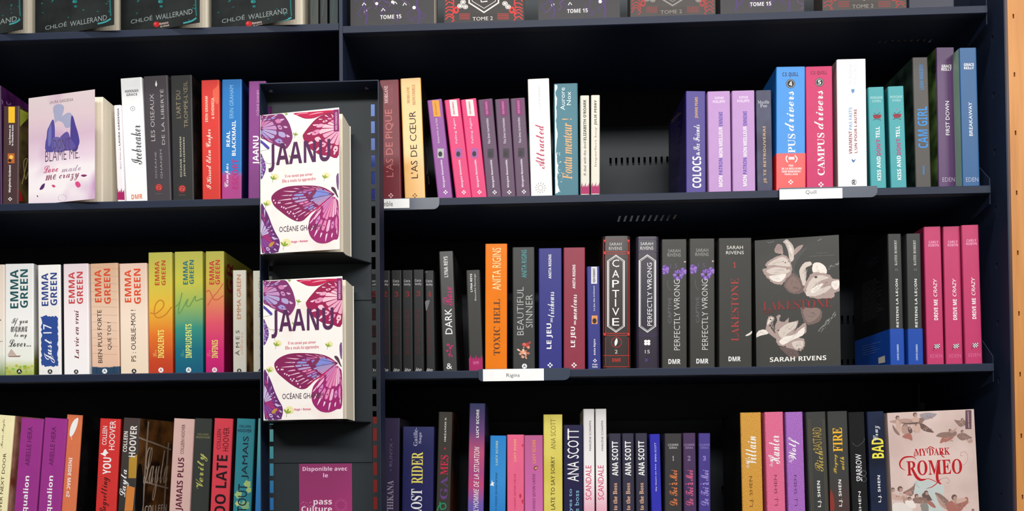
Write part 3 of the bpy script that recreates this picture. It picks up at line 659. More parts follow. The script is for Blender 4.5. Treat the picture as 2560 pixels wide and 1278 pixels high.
text(f1, 'd', 'Maëlle', 'serif', (185, 190, 200), 176, 595, 244, 614, 'H', 'author_name'); text(f1, 'd', 'Poe', 'serif', (185, 190, 200), 190, 616, 232, 636, 'H', 'author_name'); text(f1, 'd', 'JE TE RETROUVERAI', 'bold', (205, 170, 130), 206, 746, 231, 1085, name='title')
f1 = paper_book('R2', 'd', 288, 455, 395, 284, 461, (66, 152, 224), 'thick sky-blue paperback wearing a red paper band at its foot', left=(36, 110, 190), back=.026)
g = Geo(); o_, i_ = wrap_profile(f1.w+.0012, f1.dp*.97); z1 = f1.loc(*px('d', 370, 908))[1]
i2 = [(f1.w/2+.0001, f1.dp*.97), (f1.w/2+.0001, 0), (f1.w/2-.002, -.0001), (-f1.w/2+.002, -.0001), (-f1.w/2-.0001, 0), (-f1.w/2-.0001, f1.dp*.97)]
g.prism([(x, y-.0006) for x, y in o_]+i2, .0, z1); band = g.build('paper_band', [mat((224, 44, 42), .35)], f1.root)
text(f1, 'd', 'C.S. QUILL', 'bold', (24, 44, 90), 322, 428, 416, 456, 'H', 'author_name')
def num(f1, x, y, r, s_):
    A = Art(f1, 'd'); A.disc((24, 24, 28), x, y, r, r, 20); A.ring(WHITE, x, y, r*.82, 1.6); A.build('number_badge'); text(f1, 'd', s_, 'bold', WHITE, x-9, y-13, x+9, y+13, 'H', 'number', lift=.0002)
num(f1, 370, 495, 27, '4')
text(f1, 'd', 'drivers', 'script', WHITE, 336, 540, 390, 776, name='title'); text(f1, 'd', 'PUS', 'serif', WHITE, 355, 792, 398, 905, name='title')
for t_, y0, y1, x0, x1 in (('PRIX', 976, 987, 358, 386), ('DE LA MEILLEURE', 993, 1005, 316, 434), ('NEW ROMANCE®', 1010, 1022, 318, 430), ('FRANÇAISE', 1027, 1039, 334, 412)):
    text(f1, 'd', t_, 'bold', WHITE, x0, y0, x1, y1, 'H', 'band_lettering', lift=.0008, parent=band)
A = Art(f1, 'd', .0007); A.stroke(WHITE, [(350, 922), (342, 940), (352, 962)], 6, 4); A.stroke(WHITE, [(394, 920), (408, 940), (396, 962)], 6, 4); A.rect(WHITE, 358, 930, 392, 945); logo_plus(A, 370, 1078, 15); A.build('laurel_mark')
f1 = paper_book('R2', 'd', 460, 616, 393, 463, 628, (202, 28, 106), 'thick magenta paperback with white slab title, right of the sky-blue one', back=.026)
text(f1, 'd', 'C.S. QUILL', 'bold', (120, 20, 60), 490, 420, 586, 444, 'H', 'author_name'); num(f1, 541, 487, 26, '5')
text(f1, 'd', 'drivers', 'script', WHITE, 508, 536, 564, 766, name='title'); text(f1, 'd', 'CAMPUS', 'serif', WHITE, 528, 786, 572, 1038, name='title'); A = Art(f1, 'd'); logo_plus(A, 550, 1092, 16); A.build('publisher_mark')
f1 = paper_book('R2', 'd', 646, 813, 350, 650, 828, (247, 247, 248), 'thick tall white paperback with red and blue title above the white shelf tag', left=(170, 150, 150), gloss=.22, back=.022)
text(f1, 'd', 'MORGANE', 'thin', (205, 205, 215), 714, 376, 736, 500, name='author_name'); text(f1, 'd', 'MONCOMBLE', 'thin', (205, 205, 215), 742, 376, 764, 500, name='author_name')
for t_, cc, y0, y1 in (('VRAIMENT', (150, 40, 50), 776, 912), ('PAS FAITS', (120, 160, 200), 636, 768)): text(f1, 'd', t_, 'bold', cc, 714, y0, 735, y1, name='title')
text(f1, 'd', "L'UN POUR L'AUTRE", 'bold', (150, 40, 50), 745, 645, 765, 905, name='title')
A = Art(f1, 'd'); A.poly((110, 150, 200), [(728, 530), (748, 528), (746, 545), (736, 552)], 3); A.poly((90, 130, 180), [(730, 940), (745, 948), (755, 938), (750, 955), (738, 962)], 2); A.ring((60, 60, 66), 745, 1078, 15, 2.5); A.build('emblem'); text(f1, 'd', 'R', 'bold', (50, 50, 56), 736, 1066, 755, 1094, 'H')
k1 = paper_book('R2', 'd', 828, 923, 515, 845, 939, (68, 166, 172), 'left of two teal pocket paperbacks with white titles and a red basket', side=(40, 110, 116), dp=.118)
text(k1, 'd', 'MORGANE', 'sans', (190, 225, 225), 842, 570, 914, 586, 'H', 'author_name'); text(k1, 'd', 'OWEN', 'sans', (190, 225, 225), 852, 592, 904, 606, 'H', 'author_name')
A = Art(k1, 'd'); A.poly((150, 30, 60), [(856, 680), (908, 678), (902, 700), (864, 702)]); A.stroke((40, 60, 70), [(864, 668), (880, 680), (900, 664)], 3); A.stroke((40, 60, 70), [(858, 712), (880, 704), (906, 712)], 3); A.disc((200, 80, 160), 882, 652, 4); A.build('basket_motif')
text(k1, 'd', 'KISS AND', 'bold', WHITE, 879, 926, 906, 1068, name='title'); text(k1, 'd', "DON'T", 'bold', (196, 40, 120), 877, 824, 904, 920, name='title'); text(k1, 'd', 'TELL', 'bold', WHITE, 873, 750, 898, 816, name='title')
dup(k1, 'R2', 'd', 943, 1043, 512, 963, 1061, 'right of two teal pocket paperbacks, next to the grey-brown spine')
f1 = paper_book('R2', 'd', 1089, 1185, 340, 1112, 1205, (80, 77, 74), 'grey-brown paperback with big blue block title, right part of second shelf', left=('noise', (18, 34, 32), (50, 70, 60), 30), rot=2.5)
text(f1, 'd', 'LEAH MAEDER', 'bold', (70, 140, 200), 1130, 382, 1157, 530, name='author_name'); text(f1, 'd', 'CAM GIRL', 'bold', (62, 146, 212), 1118, 630, 1184, 876, name='title'); A = Art(f1, 'd'); A.rect((70, 120, 170), 1152, 980, 1162, 1034); A.build('publisher_mark')
f1 = paper_book('R2', 'd', 1231, 1341, 281, 1246, 1356, (96, 64, 110), 'tall purple paperback with white hand-lettered title near the right end, second shelf', left=('noise', (40, 60, 34), (110, 140, 80), 20), rot=2.5)
text(f1, 'd', 'GRACE', 'bold', WHITE, 1263, 383, 1322, 400, 'H', 'author_name'); text(f1, 'd', 'REILLY', 'bold', WHITE, 1262, 402, 1322, 418, 'H', 'author_name'); text(f1, 'd', 'FIRST DOWN', 'sans', WHITE, 1285, 598, 1312, 800, name='title'); text(f1, 'd', 'EDEN', 'thin', (200, 190, 210), 1269, 1050, 1341, 1075, 'H', 'publisher_mark')
f1 = paper_book('R2', 'd', 1367, 1473, 283, 1389, 1493, (40, 100, 150), 'tall steel-blue paperback at the right end of the second shelf', left=(150, 180, 160), rot=2, back=.010)
text(f1, 'd', 'GRACE', 'bold', WHITE, 1395, 374, 1454, 391, 'H', 'author_name'); text(f1, 'd', 'REILLY', 'bold', WHITE, 1396, 395, 1454, 410, 'H', 'author_name'); text(f1, 'd', 'BREAKAWAY', 'sans', WHITE, 1422, 605, 1448, 804, name='title'); text(f1, 'd', 'EDEN', 'thin', (200, 200, 215), 1408, 1050, 1480, 1075, 'H', 'publisher_mark')

# ------------------------------------------------------------------ ROW 3 left: block-lettered author spines
def emma(q, col, ink, ex, gx, label, title=None, **k):
    f1 = paper_book('L3', 'e', *q, col, label, **k)
    text(f1, 'e', 'EMMA', 'bold', ink, *ex, name='author_name'); text(f1, 'e', 'GREEN', 'bold', ink, *gx, name='author_name')
    return f1
f1 = paper_book('L3', 'e', -170, 30, 432, -170, 30, ('ramp', [(0, (130, 160, 80)), (.2, (236, 236, 226)), (.6, (238, 226, 214)), (1, (222, 210, 198))]), 'white paperback cut off by the left photo edge, third shelf')
A = Art(f1, 'e'); A.disc((60, 60, 60), 3, 943, 3); A.disc((60, 60, 60), 14, 941, 3); A.disc((90, 50, 50), 4, 800, 4); A.build('title')
f1 = emma((32, 222, 425, 32, 222), ('ramp', [(0, (170, 186, 90)), (.08, (206, 214, 150)), (.15, (238, 240, 232)), (.5, (244, 244, 242)), (1, (226, 226, 226))]), (28, 92, 98), (68, 464, 122, 722), (134, 462, 186, 718), 'wide white paperback with teal block lettering and green foot, third left shelf', side=('ramp', [(0, (90, 110, 30)), (.15, (130, 130, 60)), (.3, (230, 228, 220)), (1, (190, 190, 190))]))
for t_, x0, y0, x1, y1 in (('If you', 78, 786, 186, 838), ('wanna', 72, 842, 182, 880), ('be my', 95, 884, 180, 926), ('Lover...', 58, 928, 206, 978)): text(f1, 'e', t_, 'script', (40, 38, 40), x0, y0, x1, y1, 'H', 'title')
A = Art(f1, 'e'); A.poly((205, 185, 175), [(75, 990), (50, 1035), (110, 1035)], 0); A.poly((160, 130, 120), [(52, 1038), (140, 1036), (130, 1046), (60, 1046)]); rr = random.Random(3)
for q in range(16): A.disc((150+rr.randint(0, 50), 175+rr.randint(0, 30), 80), rr.uniform(38, 215), rr.uniform(1090, 1150), rr.uniform(6, 16), rr.uniform(4, 10), 8)
logo_a(A, 128, 1142, 17); A.build('spine_art')
f1 = emma((248, 402, 432, 257, 405), (242, 240, 238), (46, 74, 146), (276, 488, 322, 706), (334, 485, 381, 702), 'white paperback with a blue brushed patch, second wide spine from the left edge, third shelf', side=(60, 60, 72))
A = Art(f1, 'e'); rr = random.Random(6); pts = []
for q in range(12): pts.append((268+q*10.2, 772+rr.uniform(-6, 10)))
for q in range(22): pts.append((386+rr.uniform(-6, 4), 790+q*14.5))
for q in range(12): pts.append((390-q*10, 1106+rr.uniform(-8, 6)))
for q in range(22): pts.append((278+rr.uniform(-6, 5)-(22-q)*.1, 1095-q*14.5))
A.poly((52, 86, 160), pts); logo_a(A, 333, 1143, 16); A.build('brush_patch'); text(f1, 'e', 'Just 17', 'script', WHITE, 288, 826, 366, 1086, name='title')
f1 = emma((418, 587, 425, 426, 591), ('ramp', [(0, (248, 246, 246)), (.55, (246, 238, 240)), (1, (228, 214, 218))]), (206, 74, 80), (456, 480, 498, 690), (510, 478, 553, 692), 'pinkish white paperback with coral block lettering and dark red script, third shelf')
text(f1, 'e', 'La vie en vrai', 'bi', (112, 30, 52), 494, 736, 526, 1060, name='title'); A = Art(f1, 'e'); logo_a(A, 507, 1144, 15); A.build('publisher_mark')
f1 = emma((597, 783, 422, 612, 795), ('ramp', [(0, (44, 76, 104)), (.065, (52, 84, 112)), (.068, (232, 196, 172)), (.5, (236, 208, 186)), (1, (214, 178, 150))]), (216, 88, 48), (629, 466, 676, 682), (690, 458, 738, 692), 'peach wood-grain paperback with orange lettering and denim-blue foot')
text(f1, 'e', 'BIEN PLUS FORTE', 'sans', (40, 32, 30), 647, 732, 682, 1085, name='title'); text(f1, 'e', 'QUE TOI !', 'sans', (40, 32, 30), 714, 815, 746, 998, name='title')
A = Art(f1, 'e'); rr = random.Random(8)
for q in range(12):
    y = 450+q*52; A.stroke((205, 168, 142), [(604, y), (650, y+rr.uniform(-4, 8)), (700, y+rr.uniform(-3, 6)), (782, y+6)], 2, 3)
A.stroke((36, 56, 84), [(640, 1112), (644, 1150)], 4, 0); A.stroke((36, 56, 84), [(760, 1106), (756, 1150)], 4, 0); logo_a(A, 697, 1140, 17, WHITE, (60, 80, 110)); A.build('spine_art')
f1 = emma((790, 978, 422, 804, 982), ('ramp', [(0, (240, 222, 200)), (.5, (246, 228, 210)), (1, (228, 200, 184))]), (226, 84, 44), (829, 466, 874, 682), (890, 458, 938, 692), 'pale peach paperback with orange lettering, left of the yellow-to-orange spine')
text(f1, 'e', 'PS : OUBLIE-MOI !', 'sans', (40, 32, 30), 870, 732, 906, 1075, name='title'); A = Art(f1, 'e'); logo_a(A, 892, 1140, 16); A.build('publisher_mark')
f1 = emma((985, 1144, 349, 990, 1149), ('ramp', [(0, (198, 70, 40)), (.12, (206, 82, 42)), (.32, (232, 130, 50)), (.55, (236, 192, 66)), (.75, (214, 200, 84)), (1, (186, 184, 92))]), (196, 84, 40), (1030, 408, 1061, 568), (1074, 403, 1103, 568), 'yellow-to-orange gradient paperback with a looping stroke on the spine')
text(f1, 'e', 'INSOLENTS', 'bold', (248, 236, 130), 1050, 866, 1092, 1052, name='title'); text(f1, 'e', 'Les', 'script', (240, 190, 110), 1018, 1000, 1042, 1048, name='title')
A = Art(f1, 'e'); A.stroke((206, 140, 40), [(1000, 752), (1040, 755), (1085, 715), (1088, 680), (1062, 668), (1034, 700), (1028, 760), (1052, 785), (1100, 765), (1142, 712)], 8, 5); logo_a(A, 1071, 1133, 17, WHITE, (190, 70, 40)); A.build('spine_art')
f1 = emma((1159, 1348, 344, 1164, 1351), ('ramp', [(0, (12, 104, 136)), (.2, (22, 124, 142)), (.38, (66, 158, 140)), (.55, (156, 190, 110)), (.75, (208, 204, 84)), (1, (188, 186, 92))]), (28, 120, 130), (1218, 405, 1251, 563), (1260, 400, 1291, 560), 'yellow-to-teal gradient paperback, middle of the three gradient spines')
text(f1, 'e', 'IMPRUDENTS', 'bold', (236, 240, 140), 1234, 826, 1277, 1052, name='title'); text(f1, 'e', 'Les', 'script', (90, 170, 160), 1202, 1000, 1226, 1048, name='title')
A = Art(f1, 'e'); A.stroke((120, 160, 90), [(1166, 715), (1196, 680), (1212, 618), (1186, 740), (1200, 750), (1250, 660), (1240, 700), (1262, 706), (1300, 640), (1302, 672), (1348, 655)], 7, 5); logo_a(A, 1255, 1132, 18, WHITE, (20, 110, 130)); A.build('spine_art')
f1 = emma((1366, 1490, 342, 1367, 1490), ('ramp', [(0, (206, 34, 128)), (.2, (224, 48, 132)), (.42, (236, 100, 120)), (.6, (234, 150, 104)), (.78, (214, 192, 84)), (1, (188, 186, 92))]), (206, 60, 56), (1393, 405, 1426, 563), (1433, 400, 1464, 563), 'yellow-to-magenta gradient paperback with its maroon cover side showing', side=('ramp', [(0, (150, 20, 90)), (.5, (130, 40, 50)), (.8, (120, 110, 40)), (1, (150, 146, 60))]))
text(f1, 'e', 'INFINIS', 'bold', (248, 236, 130), 1410, 932, 1450, 1052, name='title'); text(f1, 'e', 'Les', 'script', (240, 120, 150), 1378, 1000, 1402, 1048, name='title')
A = Art(f1, 'e'); A.stroke((216, 104, 80), [(1372, 612), (1392, 604), (1410, 636), (1424, 662), (1452, 662), (1486, 636)], 7, 5); A.stroke((216, 104, 80), [(1484, 556), (1450, 610), (1414, 650), (1382, 704)], 6, 4); logo_a(A, 1428, 1132, 17, WHITE, (210, 40, 120)); A.build('spine_art')
s = side_face(f1, 'R'); text(s, 'e', 'GR', 'bold', (130, 30, 40), 1508, 420, 1552, 620, name='cover_lettering')
f1 = paper_book('L3', 'e', 1546, 1638, 468, 1551, 1638, (224, 221, 208), 'slim off-white paperback with orange author lettering, right of the gradient trio', side=('noise', (90, 60, 20), (190, 150, 90), 30), dp=.118)
text(f1, 'e', 'EMMA GREEN', 'sans', (205, 122, 72), 1576, 498, 1604, 793, name='author_name'); text(f1, 'e', 'Â M E S', 'sans', (70, 64, 60), 1563, 868, 1594, 1036, name='title'); text(f1, 'e', 'sœurs', 'script', (226, 190, 170), 1598, 880, 1618, 1030, name='title')
A = Art(f1, 'e'); logo_a(A, 1592, 1138, 15); A.build('publisher_mark')
f1 = paper_book('L3', 'e', 1681, 1775, 471, 1685, 1778, (222, 220, 206), 'slim off-white paperback with olive lettering touching the left edge of the display', dp=.118)
text(f1, 'e', 'EMMA GREEN', 'sans', (128, 132, 84), 1722, 520, 1748, 780, name='author_name'); text(f1, 'e', 'My Dear Park', 'script', (60, 56, 56), 1726, 840, 1760, 1060, name='title'); A = Art(f1, 'e'); logo_a(A, 1735, 1138, 15); A.build('publisher_mark')

# ------------------------------------------------------------------ ROW 3 right
DK = (44, 44, 46)
def cora(q, n_, label, title='BOUND BY HATRED'):
    f1 = paper_book('R3', 'f', *q, DK, label, dp=.108); xl, xr, yt, bl, br = q; m_ = (xl+xr)/2
    text(f1, 'f', 'Cora', 'bold', (180, 180, 180), m_-22, 531, m_+18, 549, 'H', 'author_name'); text(f1, 'f', 'Reilly', 'bold', (180, 180, 180), m_-20, 556, m_+22, 574, 'H', 'author_name')
    text(f1, 'f', n_, 'serif', (150, 34, 40), m_-12, 610, m_+14, 645, 'H', 'number'); text(f1, 'f', title, 'serif', (92, 30, 34), m_-12, 730, m_+12, 1030, name='title'); text(f1, 'f', 'ito', 'bi', (220, 220, 220), m_-18, 1120, m_+22, 1142, 'H', 'publisher_mark')
    return f1
cora((858, 925, 470, 862, 928), '2', 'thin black paperback hidden behind the display, glimpsed through its slots')
cora((932, 998, 470, 938, 1002), '2', 'thin black paperback with red 2, touching the right edge of the display')
c3 = cora((1005, 1075, 468, 1008, 1078), '3', 'leftmost of three thin black paperbacks numbered 3 in red')
dup(c3, 'R3', 'f', 1080, 1147, 468, 1084, 1150, 'middle one of three thin black paperbacks numbered 3 in red')
dup(c3, 'R3', 'f', 1151, 1221, 468, 1156, 1224, 'rightmost of three thin black paperbacks numbered 3 in red')
f1 = cora((1229, 1290, 470, 1240, 1298), '4', 'thin scuffed black paperback with red 4', 'TWISTED EMOTIONS'); A = Art(f1, 'f'); A.poly((120, 120, 120), [(1230, 676), (1262, 668), (1255, 700), (1240, 740), (1234, 700)], 3); A.disc((100, 100, 100), 1240, 480, 8, 4, 8); A.build('scuff_mark')
f1 = paper_book('R3', 'f', 1322, 1418, 342, 1350, 1445, (58, 58, 57), 'charcoal paperback with magenta script, leaning left, beside the black numbered row', side=('noise', (20, 18, 20), (50, 44, 46), 25), gloss=.35)
text(f1, 'f', 'LYNA REYS', 'bold', (225, 225, 225), 1355, 376, 1386, 514, name='author_name'); text(f1, 'f', 'Rose', 'script', (196, 30, 118), 1348, 580, 1416, 704, name='title'); text(f1, 'f', 'DARK', 'sans', WHITE, 1362, 724, 1414, 894, name='title'); text(f1, 'f', '&', 'serif', WHITE, 1374, 1088, 1412, 1126, 'H', 'publisher_mark')
A = Art(f1, 'f'); mg = (190, 34, 110)
for x, y, r in ((1385, 965, 11), (1400, 985, 10), (1412, 972, 8), (1380, 1005, 9), (1395, 1030, 10), (1410, 1040, 7)): A.disc(mg, x, y, r, r*.8, 9)
A.stroke(mg, [(1395, 970), (1400, 1010), (1392, 1048)], 4); A.build('flower_motif')
s = side_face(f1, 'R'); A = Art(s, 'f'); A.stroke((150, 30, 100), [(1460, 800), (1480, 840), (1465, 900), (1478, 960), (1470, 1025)], 5); A.stroke((90, 86, 90), [(1442, 690), (1460, 740), (1458, 790)], 3); A.build('cover_art')
f1 = paper_book('R3', 'f', 1504, 1596, 467, 1526, 1617, (64, 64, 62), 'small dark grey paperback with magenta flame foot, left of the orange spine', dp=.108)
text(f1, 'f', 'LYNA REYS', 'bold', WHITE, 1531, 492, 1548, 612, name='author_name'); text(f1, 'f', 'Beautiful Revenge', 'sans', (215, 215, 215), 1556, 492, 1576, 670, name='title'); A = Art(f1, 'f'); flame(A, 1523, 1616, 1050, 1136); A.build('publisher_flame'); text(f1, 'f', 'Hugo Poche', 'bold', (225, 120, 180), 1552, 1070, 1590, 1100, 'H', 'publisher_mark')

f1 = paper_book('R3', 'g', 35, 181, 292, 33, 180, (240, 138, 34), 'tall glossy orange paperback above the left end of the white name tag', gloss=.16, side=(40, 38, 38))
text(f1, 'g', 'ANITA RIGINS', 'sans', (250, 226, 176), 82, 318, 140, 600, name='author_name'); text(f1, 'g', 'TOXIC HELL', 'serif', (110, 62, 24), 90, 660, 134, 1034, name='title')
f1 = paper_book('R3', 'g', 216, 361, 315, 217, 367, (62, 64, 64), 'dark grey paperback with thin two-line title and peach flower, right of the orange spine')
text(f1, 'g', 'ANITA RIGINS', 'sans', (90, 176, 180), 276, 332, 311, 518, name='author_name'); text(f1, 'g', 'BEAUTIFUL', 'thin', (196, 198, 196), 246, 580, 291, 900, name='title'); text(f1, 'g', 'SINNER', 'thin', (196, 198, 196), 304, 630, 350, 850, name='title')
A = Art(f1, 'g'); rr = random.Random(9)
for q in range(34):
    a_ = rr.uniform(0, 6.28); r_ = rr.uniform(0, 44); up = rr.random() < .35
    cx, cy = (312, 965) if up else (286, 1016); r2 = .6 if up else 1
    A.disc([(222, 120, 100), (196, 70, 66), (236, 160, 134)][q % 3] if up else [(232, 170, 140), (244, 204, 178), (206, 130, 104)][q % 3], cx+r_*r2*math.cos(a_), cy+r_*r2*.9*math.sin(a_), rr.uniform(8, 15), rr.uniform(5, 9), 9, a0=a_)
logo_a(A, 296, 1107, 17, WHITE, (50, 50, 52)); A.build('flower_motif')
def jeu(q, col, word, ys, label, lx):
    f1 = paper_book('R3', 'g', *q, col, label); a0, a1 = lx
    text(f1, 'g', 'ANITA RIGINS', 'bold', WHITE, a0[0], a0[1], a0[2], a0[3], name='author_name'); text(f1, 'g', 'LE JEU', 'bold', WHITE, a1[0], a1[1], a1[2], a1[3], name='title')
    text(f1, 'g', 'DES', 'bold', WHITE, a1[2]-15, ys[0], a1[2]-1, ys[1], name='title'); text(f1, 'g', word, 'script', WHITE, ys[2], ys[3], ys[4], ys[5], name='title')
    A = Art(f1, 'g'); logo_plus(A, (q[3]+q[4])/2-2, 1100, 18); A.build('publisher_mark'); return f1
jeu((389, 544, 322, 391, 546), (52, 54, 140), 'tricheurs', (786, 814, 450, 612, 494, 780), 'royal-blue paperback with white script word, above the white name tag', ((456, 363, 475, 524), (443, 822, 484, 992)))
jeu((556, 699, 317, 555, 701), (152, 52, 78), 'menteurs', (803, 830, 606, 630, 645, 798), 'crimson paperback with white script word, right of the royal-blue one', ((616, 431, 635, 590), (604, 845, 640, 980)))
f1 = paper_book('R3', 'g', 711, 795, 443, 719, 805, (58, 62, 142), 'small blue pocket paperback with white tab, left of the red-framed black hardback', dp=.108)
A = Art(f1, 'g'); A.rect((226, 226, 230), 740, 445, 779, 558); A.build('series_tab'); A = Art(f1, 'g'); A.rect((226, 160, 100), 743, 770, 782, 826); A.disc((40, 30, 40), 762, 805, 14, 18); A.build('cover_picture'); A = Art(f1, 'g'); logo_plus(A, 765, 1070, 13); A.build('publisher_mark')
text(f1, 'g', 'NEW ROMANCE', 'bold', (90, 90, 100), 750, 455, 768, 548, lift=.0002); text(f1, 'g', 'Le Jeu des tricheurs', 'sans', WHITE, 752, 572, 768, 738, name='title'); text(f1, 'g', 'Anita Rigins', 'bold', WHITE, 755, 926, 772, 1034, name='author_name'); text(f1, 'g', 'Hugo', 'bold', WHITE, 748, 1090, 782, 1102, 'H', 'publisher_mark'); text(f1, 'g', 'Poche', 'bold', WHITE, 748, 1105, 782, 1117, 'H', 'publisher_mark')
def hexframe(A, col, x0, x1, y0, y1, w_, pk=38):
    xm = (x0+x1)/2
    for d in (0, 8): A.stroke(col, [(x0+d, y0+pk+d*.6), (xm, y0+d*1.2), (x1-d, y0+pk+d*.6), (x1-d, y1-pk-d*.6), (xm, y1-d*1.2), (x0+d, y1-pk-d*.6)], w_ if d == 0 else w_*.5, 0, None, True)
f1 = paper_book('R3', 'g', 813, 1003, 240, 816, 1006, (58, 46, 44), 'black hardback with red ornamental frame and white stacked lettering', hard=True, gloss=.3)
text(f1, 'g', 'SARAH', 'sans', (205, 205, 205), 862, 284, 942, 304, 'H', 'author_name'); text(f1, 'g', 'RIVENS', 'sans', (205, 205, 205), 858, 312, 945, 334, 'H', 'author_name')
for t_, y in zip('CAPTIVE', (422, 492, 558, 625, 685, 745, 812)): text(f1, 'g', t_, 'sans', WHITE, 880 if t_ != 'I' else 898, y-25, 926 if t_ != 'I' else 906, y+25, 'H', 'title')
A = Art(f1, 'g'); rd = (206, 44, 36); hexframe(A, (230, 230, 230), 850, 960, 368, 880, 7)
A.stroke(rd, [(835, 265), (985, 265), (985, 890), (835, 890)], 3, 0, None, True); A.stroke(rd, [(822, 280), (822, 900)], 3, 0); A.stroke(rd, [(994, 280), (994, 900)], 3, 0)
for y in (345, 360, 888, 902, 1036, 1110): A.stroke(rd, [(822, y), (995, y)], 3.4, 0)
A.stroke(rd, [(835, 915), (835, 1105)], 3, 0); A.stroke(rd, [(988, 915), (988, 1105)], 3, 0)
for x in (830, 988):
    for y in (352, 895, 272): A.disc(rd, x, y, 9, 9, 8)
A.ring(rd, 908, 948, 34, 3); A.poly(WHITE, [(898, 970), (896, 945), (910, 920), (916, 945), (906, 968)], 3); A.build('ornament_frame')
text(f1, 'g', '2', 'sans', (220, 220, 220), 897, 998, 916, 1022, 'H', 'number'); text(f1, 'g', 'DMR', 'bold', rd, 880, 1054, 937, 1078, 'H', 'publisher_mark')
f1 = paper_book('R3', 'g', 1039, 1191, 243, 1041, 1196, (50, 42, 62), 'purple-black hardback with white hexagonal frame and thin vertical title', hard=True, gloss=.3)
text(f1, 'g', 'SARAH', 'sans', (225, 225, 225), 1068, 282, 1152, 302, 'H', 'author_name'); text(f1, 'g', 'RIVENS', 'sans', (225, 225, 225), 1067, 310, 1154, 332, 'H', 'author_name'); text(f1, 'g', 'PERFECTLY WRONG', 'sans', (232, 232, 232), 1112, 418, 1146, 838, name='title')
A = Art(f1, 'g'); hexframe(A, (230, 230, 230), 1060, 1168, 366, 880, 7)
for y in (262, 345, 890, 905): A.stroke((76, 56, 110), [(1052, y), (1182, y)], 3, 0)
for dx, dy in ((-10, -8), (10, -8), (-10, 9), (10, 9)): A.disc(WHITE, 1113+dx, 949+dy, 11, 10, 9)
A.rect((84, 56, 130), 1098, 1056, 1116, 1076); A.build('ornament_frame'); text(f1, 'g', '15', 'sans', (220, 220, 220), 1098, 999, 1130, 1022, 'H', 'number')
f1 = paper_book('R3', 'g', 1210, 1375, 262, 1210, 1379, (64, 64, 61), 'left of two identical dark grey paperbacks with purple flowers across the spine')
text(f1, 'g', 'SARAH', 'sans', (165, 165, 162), 1252, 328, 1333, 350, 'H', 'author_name'); text(f1, 'g', 'RIVENS', 'sans', (165, 165, 162), 1248, 355, 1336, 378, 'H', 'author_name'); text(f1, 'g', '1.5', 'sans', (104, 92, 128), 1266, 425, 1314, 455, 'H', 'number')
text(f1, 'g', 'CAPTIVE', 'sans', (112, 110, 116), 1250, 650, 1274, 820, name='title'); text(f1, 'g', 'PERFECTLY WRONG', 'thin', (220, 220, 218), 1290, 530, 1331, 1000, name='title'); text(f1, 'g', 'DMR', 'bold', WHITE, 1254, 1060, 1334, 1092, 'H', 'publisher_mark')
A = Art(f1, 'g'); rr = random.Random(5)
for cx, cy, R_ in ((1230, 465, 34), (1318, 500, 40), (1350, 478, 24)):
    for q in range(14):
        a_ = q*.45+rr.uniform(0, .4); A.disc([(130, 92, 178), (160, 124, 204), (104, 70, 150)][q % 3], min(1362, max(1224, cx+R_*.55*math.cos(a_))), cy+R_*.6*math.sin(a_), 13, 8, 9, a0=a_)
A.disc((210, 180, 190), 1364, 412, 7, 5); A.stroke((112, 112, 110), [(1248, 535), (1250, 575), (1268, 605)], 2.5); A.build('flower_motif')
dup(f1, 'R3', 'g', 1396, 1560, 258, 1397, 1564, 'right of two identical dark grey paperbacks with purple flowers across the spine')
f1 = paper_book('R3', 'g', 1589, 1807, 254, 1590, 1812, (62, 62, 59), 'wide dark grey paperback with red vertical title, left of the faced-out flower cover', gloss=.5)
text(f1, 'g', 'SARAH', 'sans', (225, 222, 215), 1642, 305, 1750, 328, 'H', 'author_name'); text(f1, 'g', 'RIVENS', 'sans', (225, 222, 215), 1638, 340, 1756, 362, 'H', 'author_name'); text(f1, 'g', '1', 'serif', (196, 60, 56), 1686, 415, 1702, 452, 'H', 'number'); text(f1, 'g', 'LAKESTONE', 'fine', (176, 62, 58), 1670, 522, 1722, 940, name='title'); text(f1, 'g', 'DMR', 'bold', WHITE, 1654, 1043, 1734, 1074, 'H', 'publisher_mark')
A = Art(f1, 'h'); A.poly((226, 222, 214), [(118, 900), (145, 884), (158, 872), (158, 888), (140, 902), (120, 906)], 3); A.build('petal_motif')

LK = face_out('R3', 'h', 180, 272, 742, 746, 'dark grey paperback faced out, with large pale tulips and red title', (66, 66, 63), .034, .038, spread=10)
PT = (214, 202, 194); PM = (178, 158, 152); PD = (124, 104, 100); PL = (236, 228, 220)
A = Art(LK, 'm')
_rp = random.Random(31)
def petal(col, pts):
    q_ = spline(pts, 7); out = []
    cx, cy = sum(p_[0] for p_ in pts)/len(pts), sum(p_[1] for p_ in pts)/len(pts)
    for i_, (x, y) in enumerate(q_):
        k = 1+_rp.uniform(-.035, .03)*(2 if i_ % 11 == 0 else 1); out.append((cx+(x-cx)*k, cy+(y-cy)*k))
    A.poly(col, out)
    sp = max(abs(p_[0]-cx) for p_ in pts)
    if sp > 24:   # creases running along the petal
        dk = tuple(int(v*.9) for v in col); lt = tuple(min(255, int(v*1.04)) for v in col)
        for n_ in range(9):
            a, b = _rp.choice(pts), _rp.choice(pts); t = _rp.uniform(.45, .8)
            x0, y0 = cx+(a[0]-cx)*t, cy+(a[1]-cy)*t; x1, y1 = cx+(b[0]-cx)*.35, cy+(b[1]-cy)*.35
            A.stroke(dk if n_ % 3 else lt, [(x0, y0), ((x0+x1)/2+_rp.uniform(-6, 6), (y0+y1)/2+_rp.uniform(-6, 6)), (x1, y1)], _rp.uniform(3, 7), 3, None, False, True)
A.poly((84, 84, 82), [(378, 340), (385, 270), (430, 210), (500, 170), (520, 160), (470, 220), (420, 290), (400, 360), (440, 410), (440, 425), (395, 400)], 3)
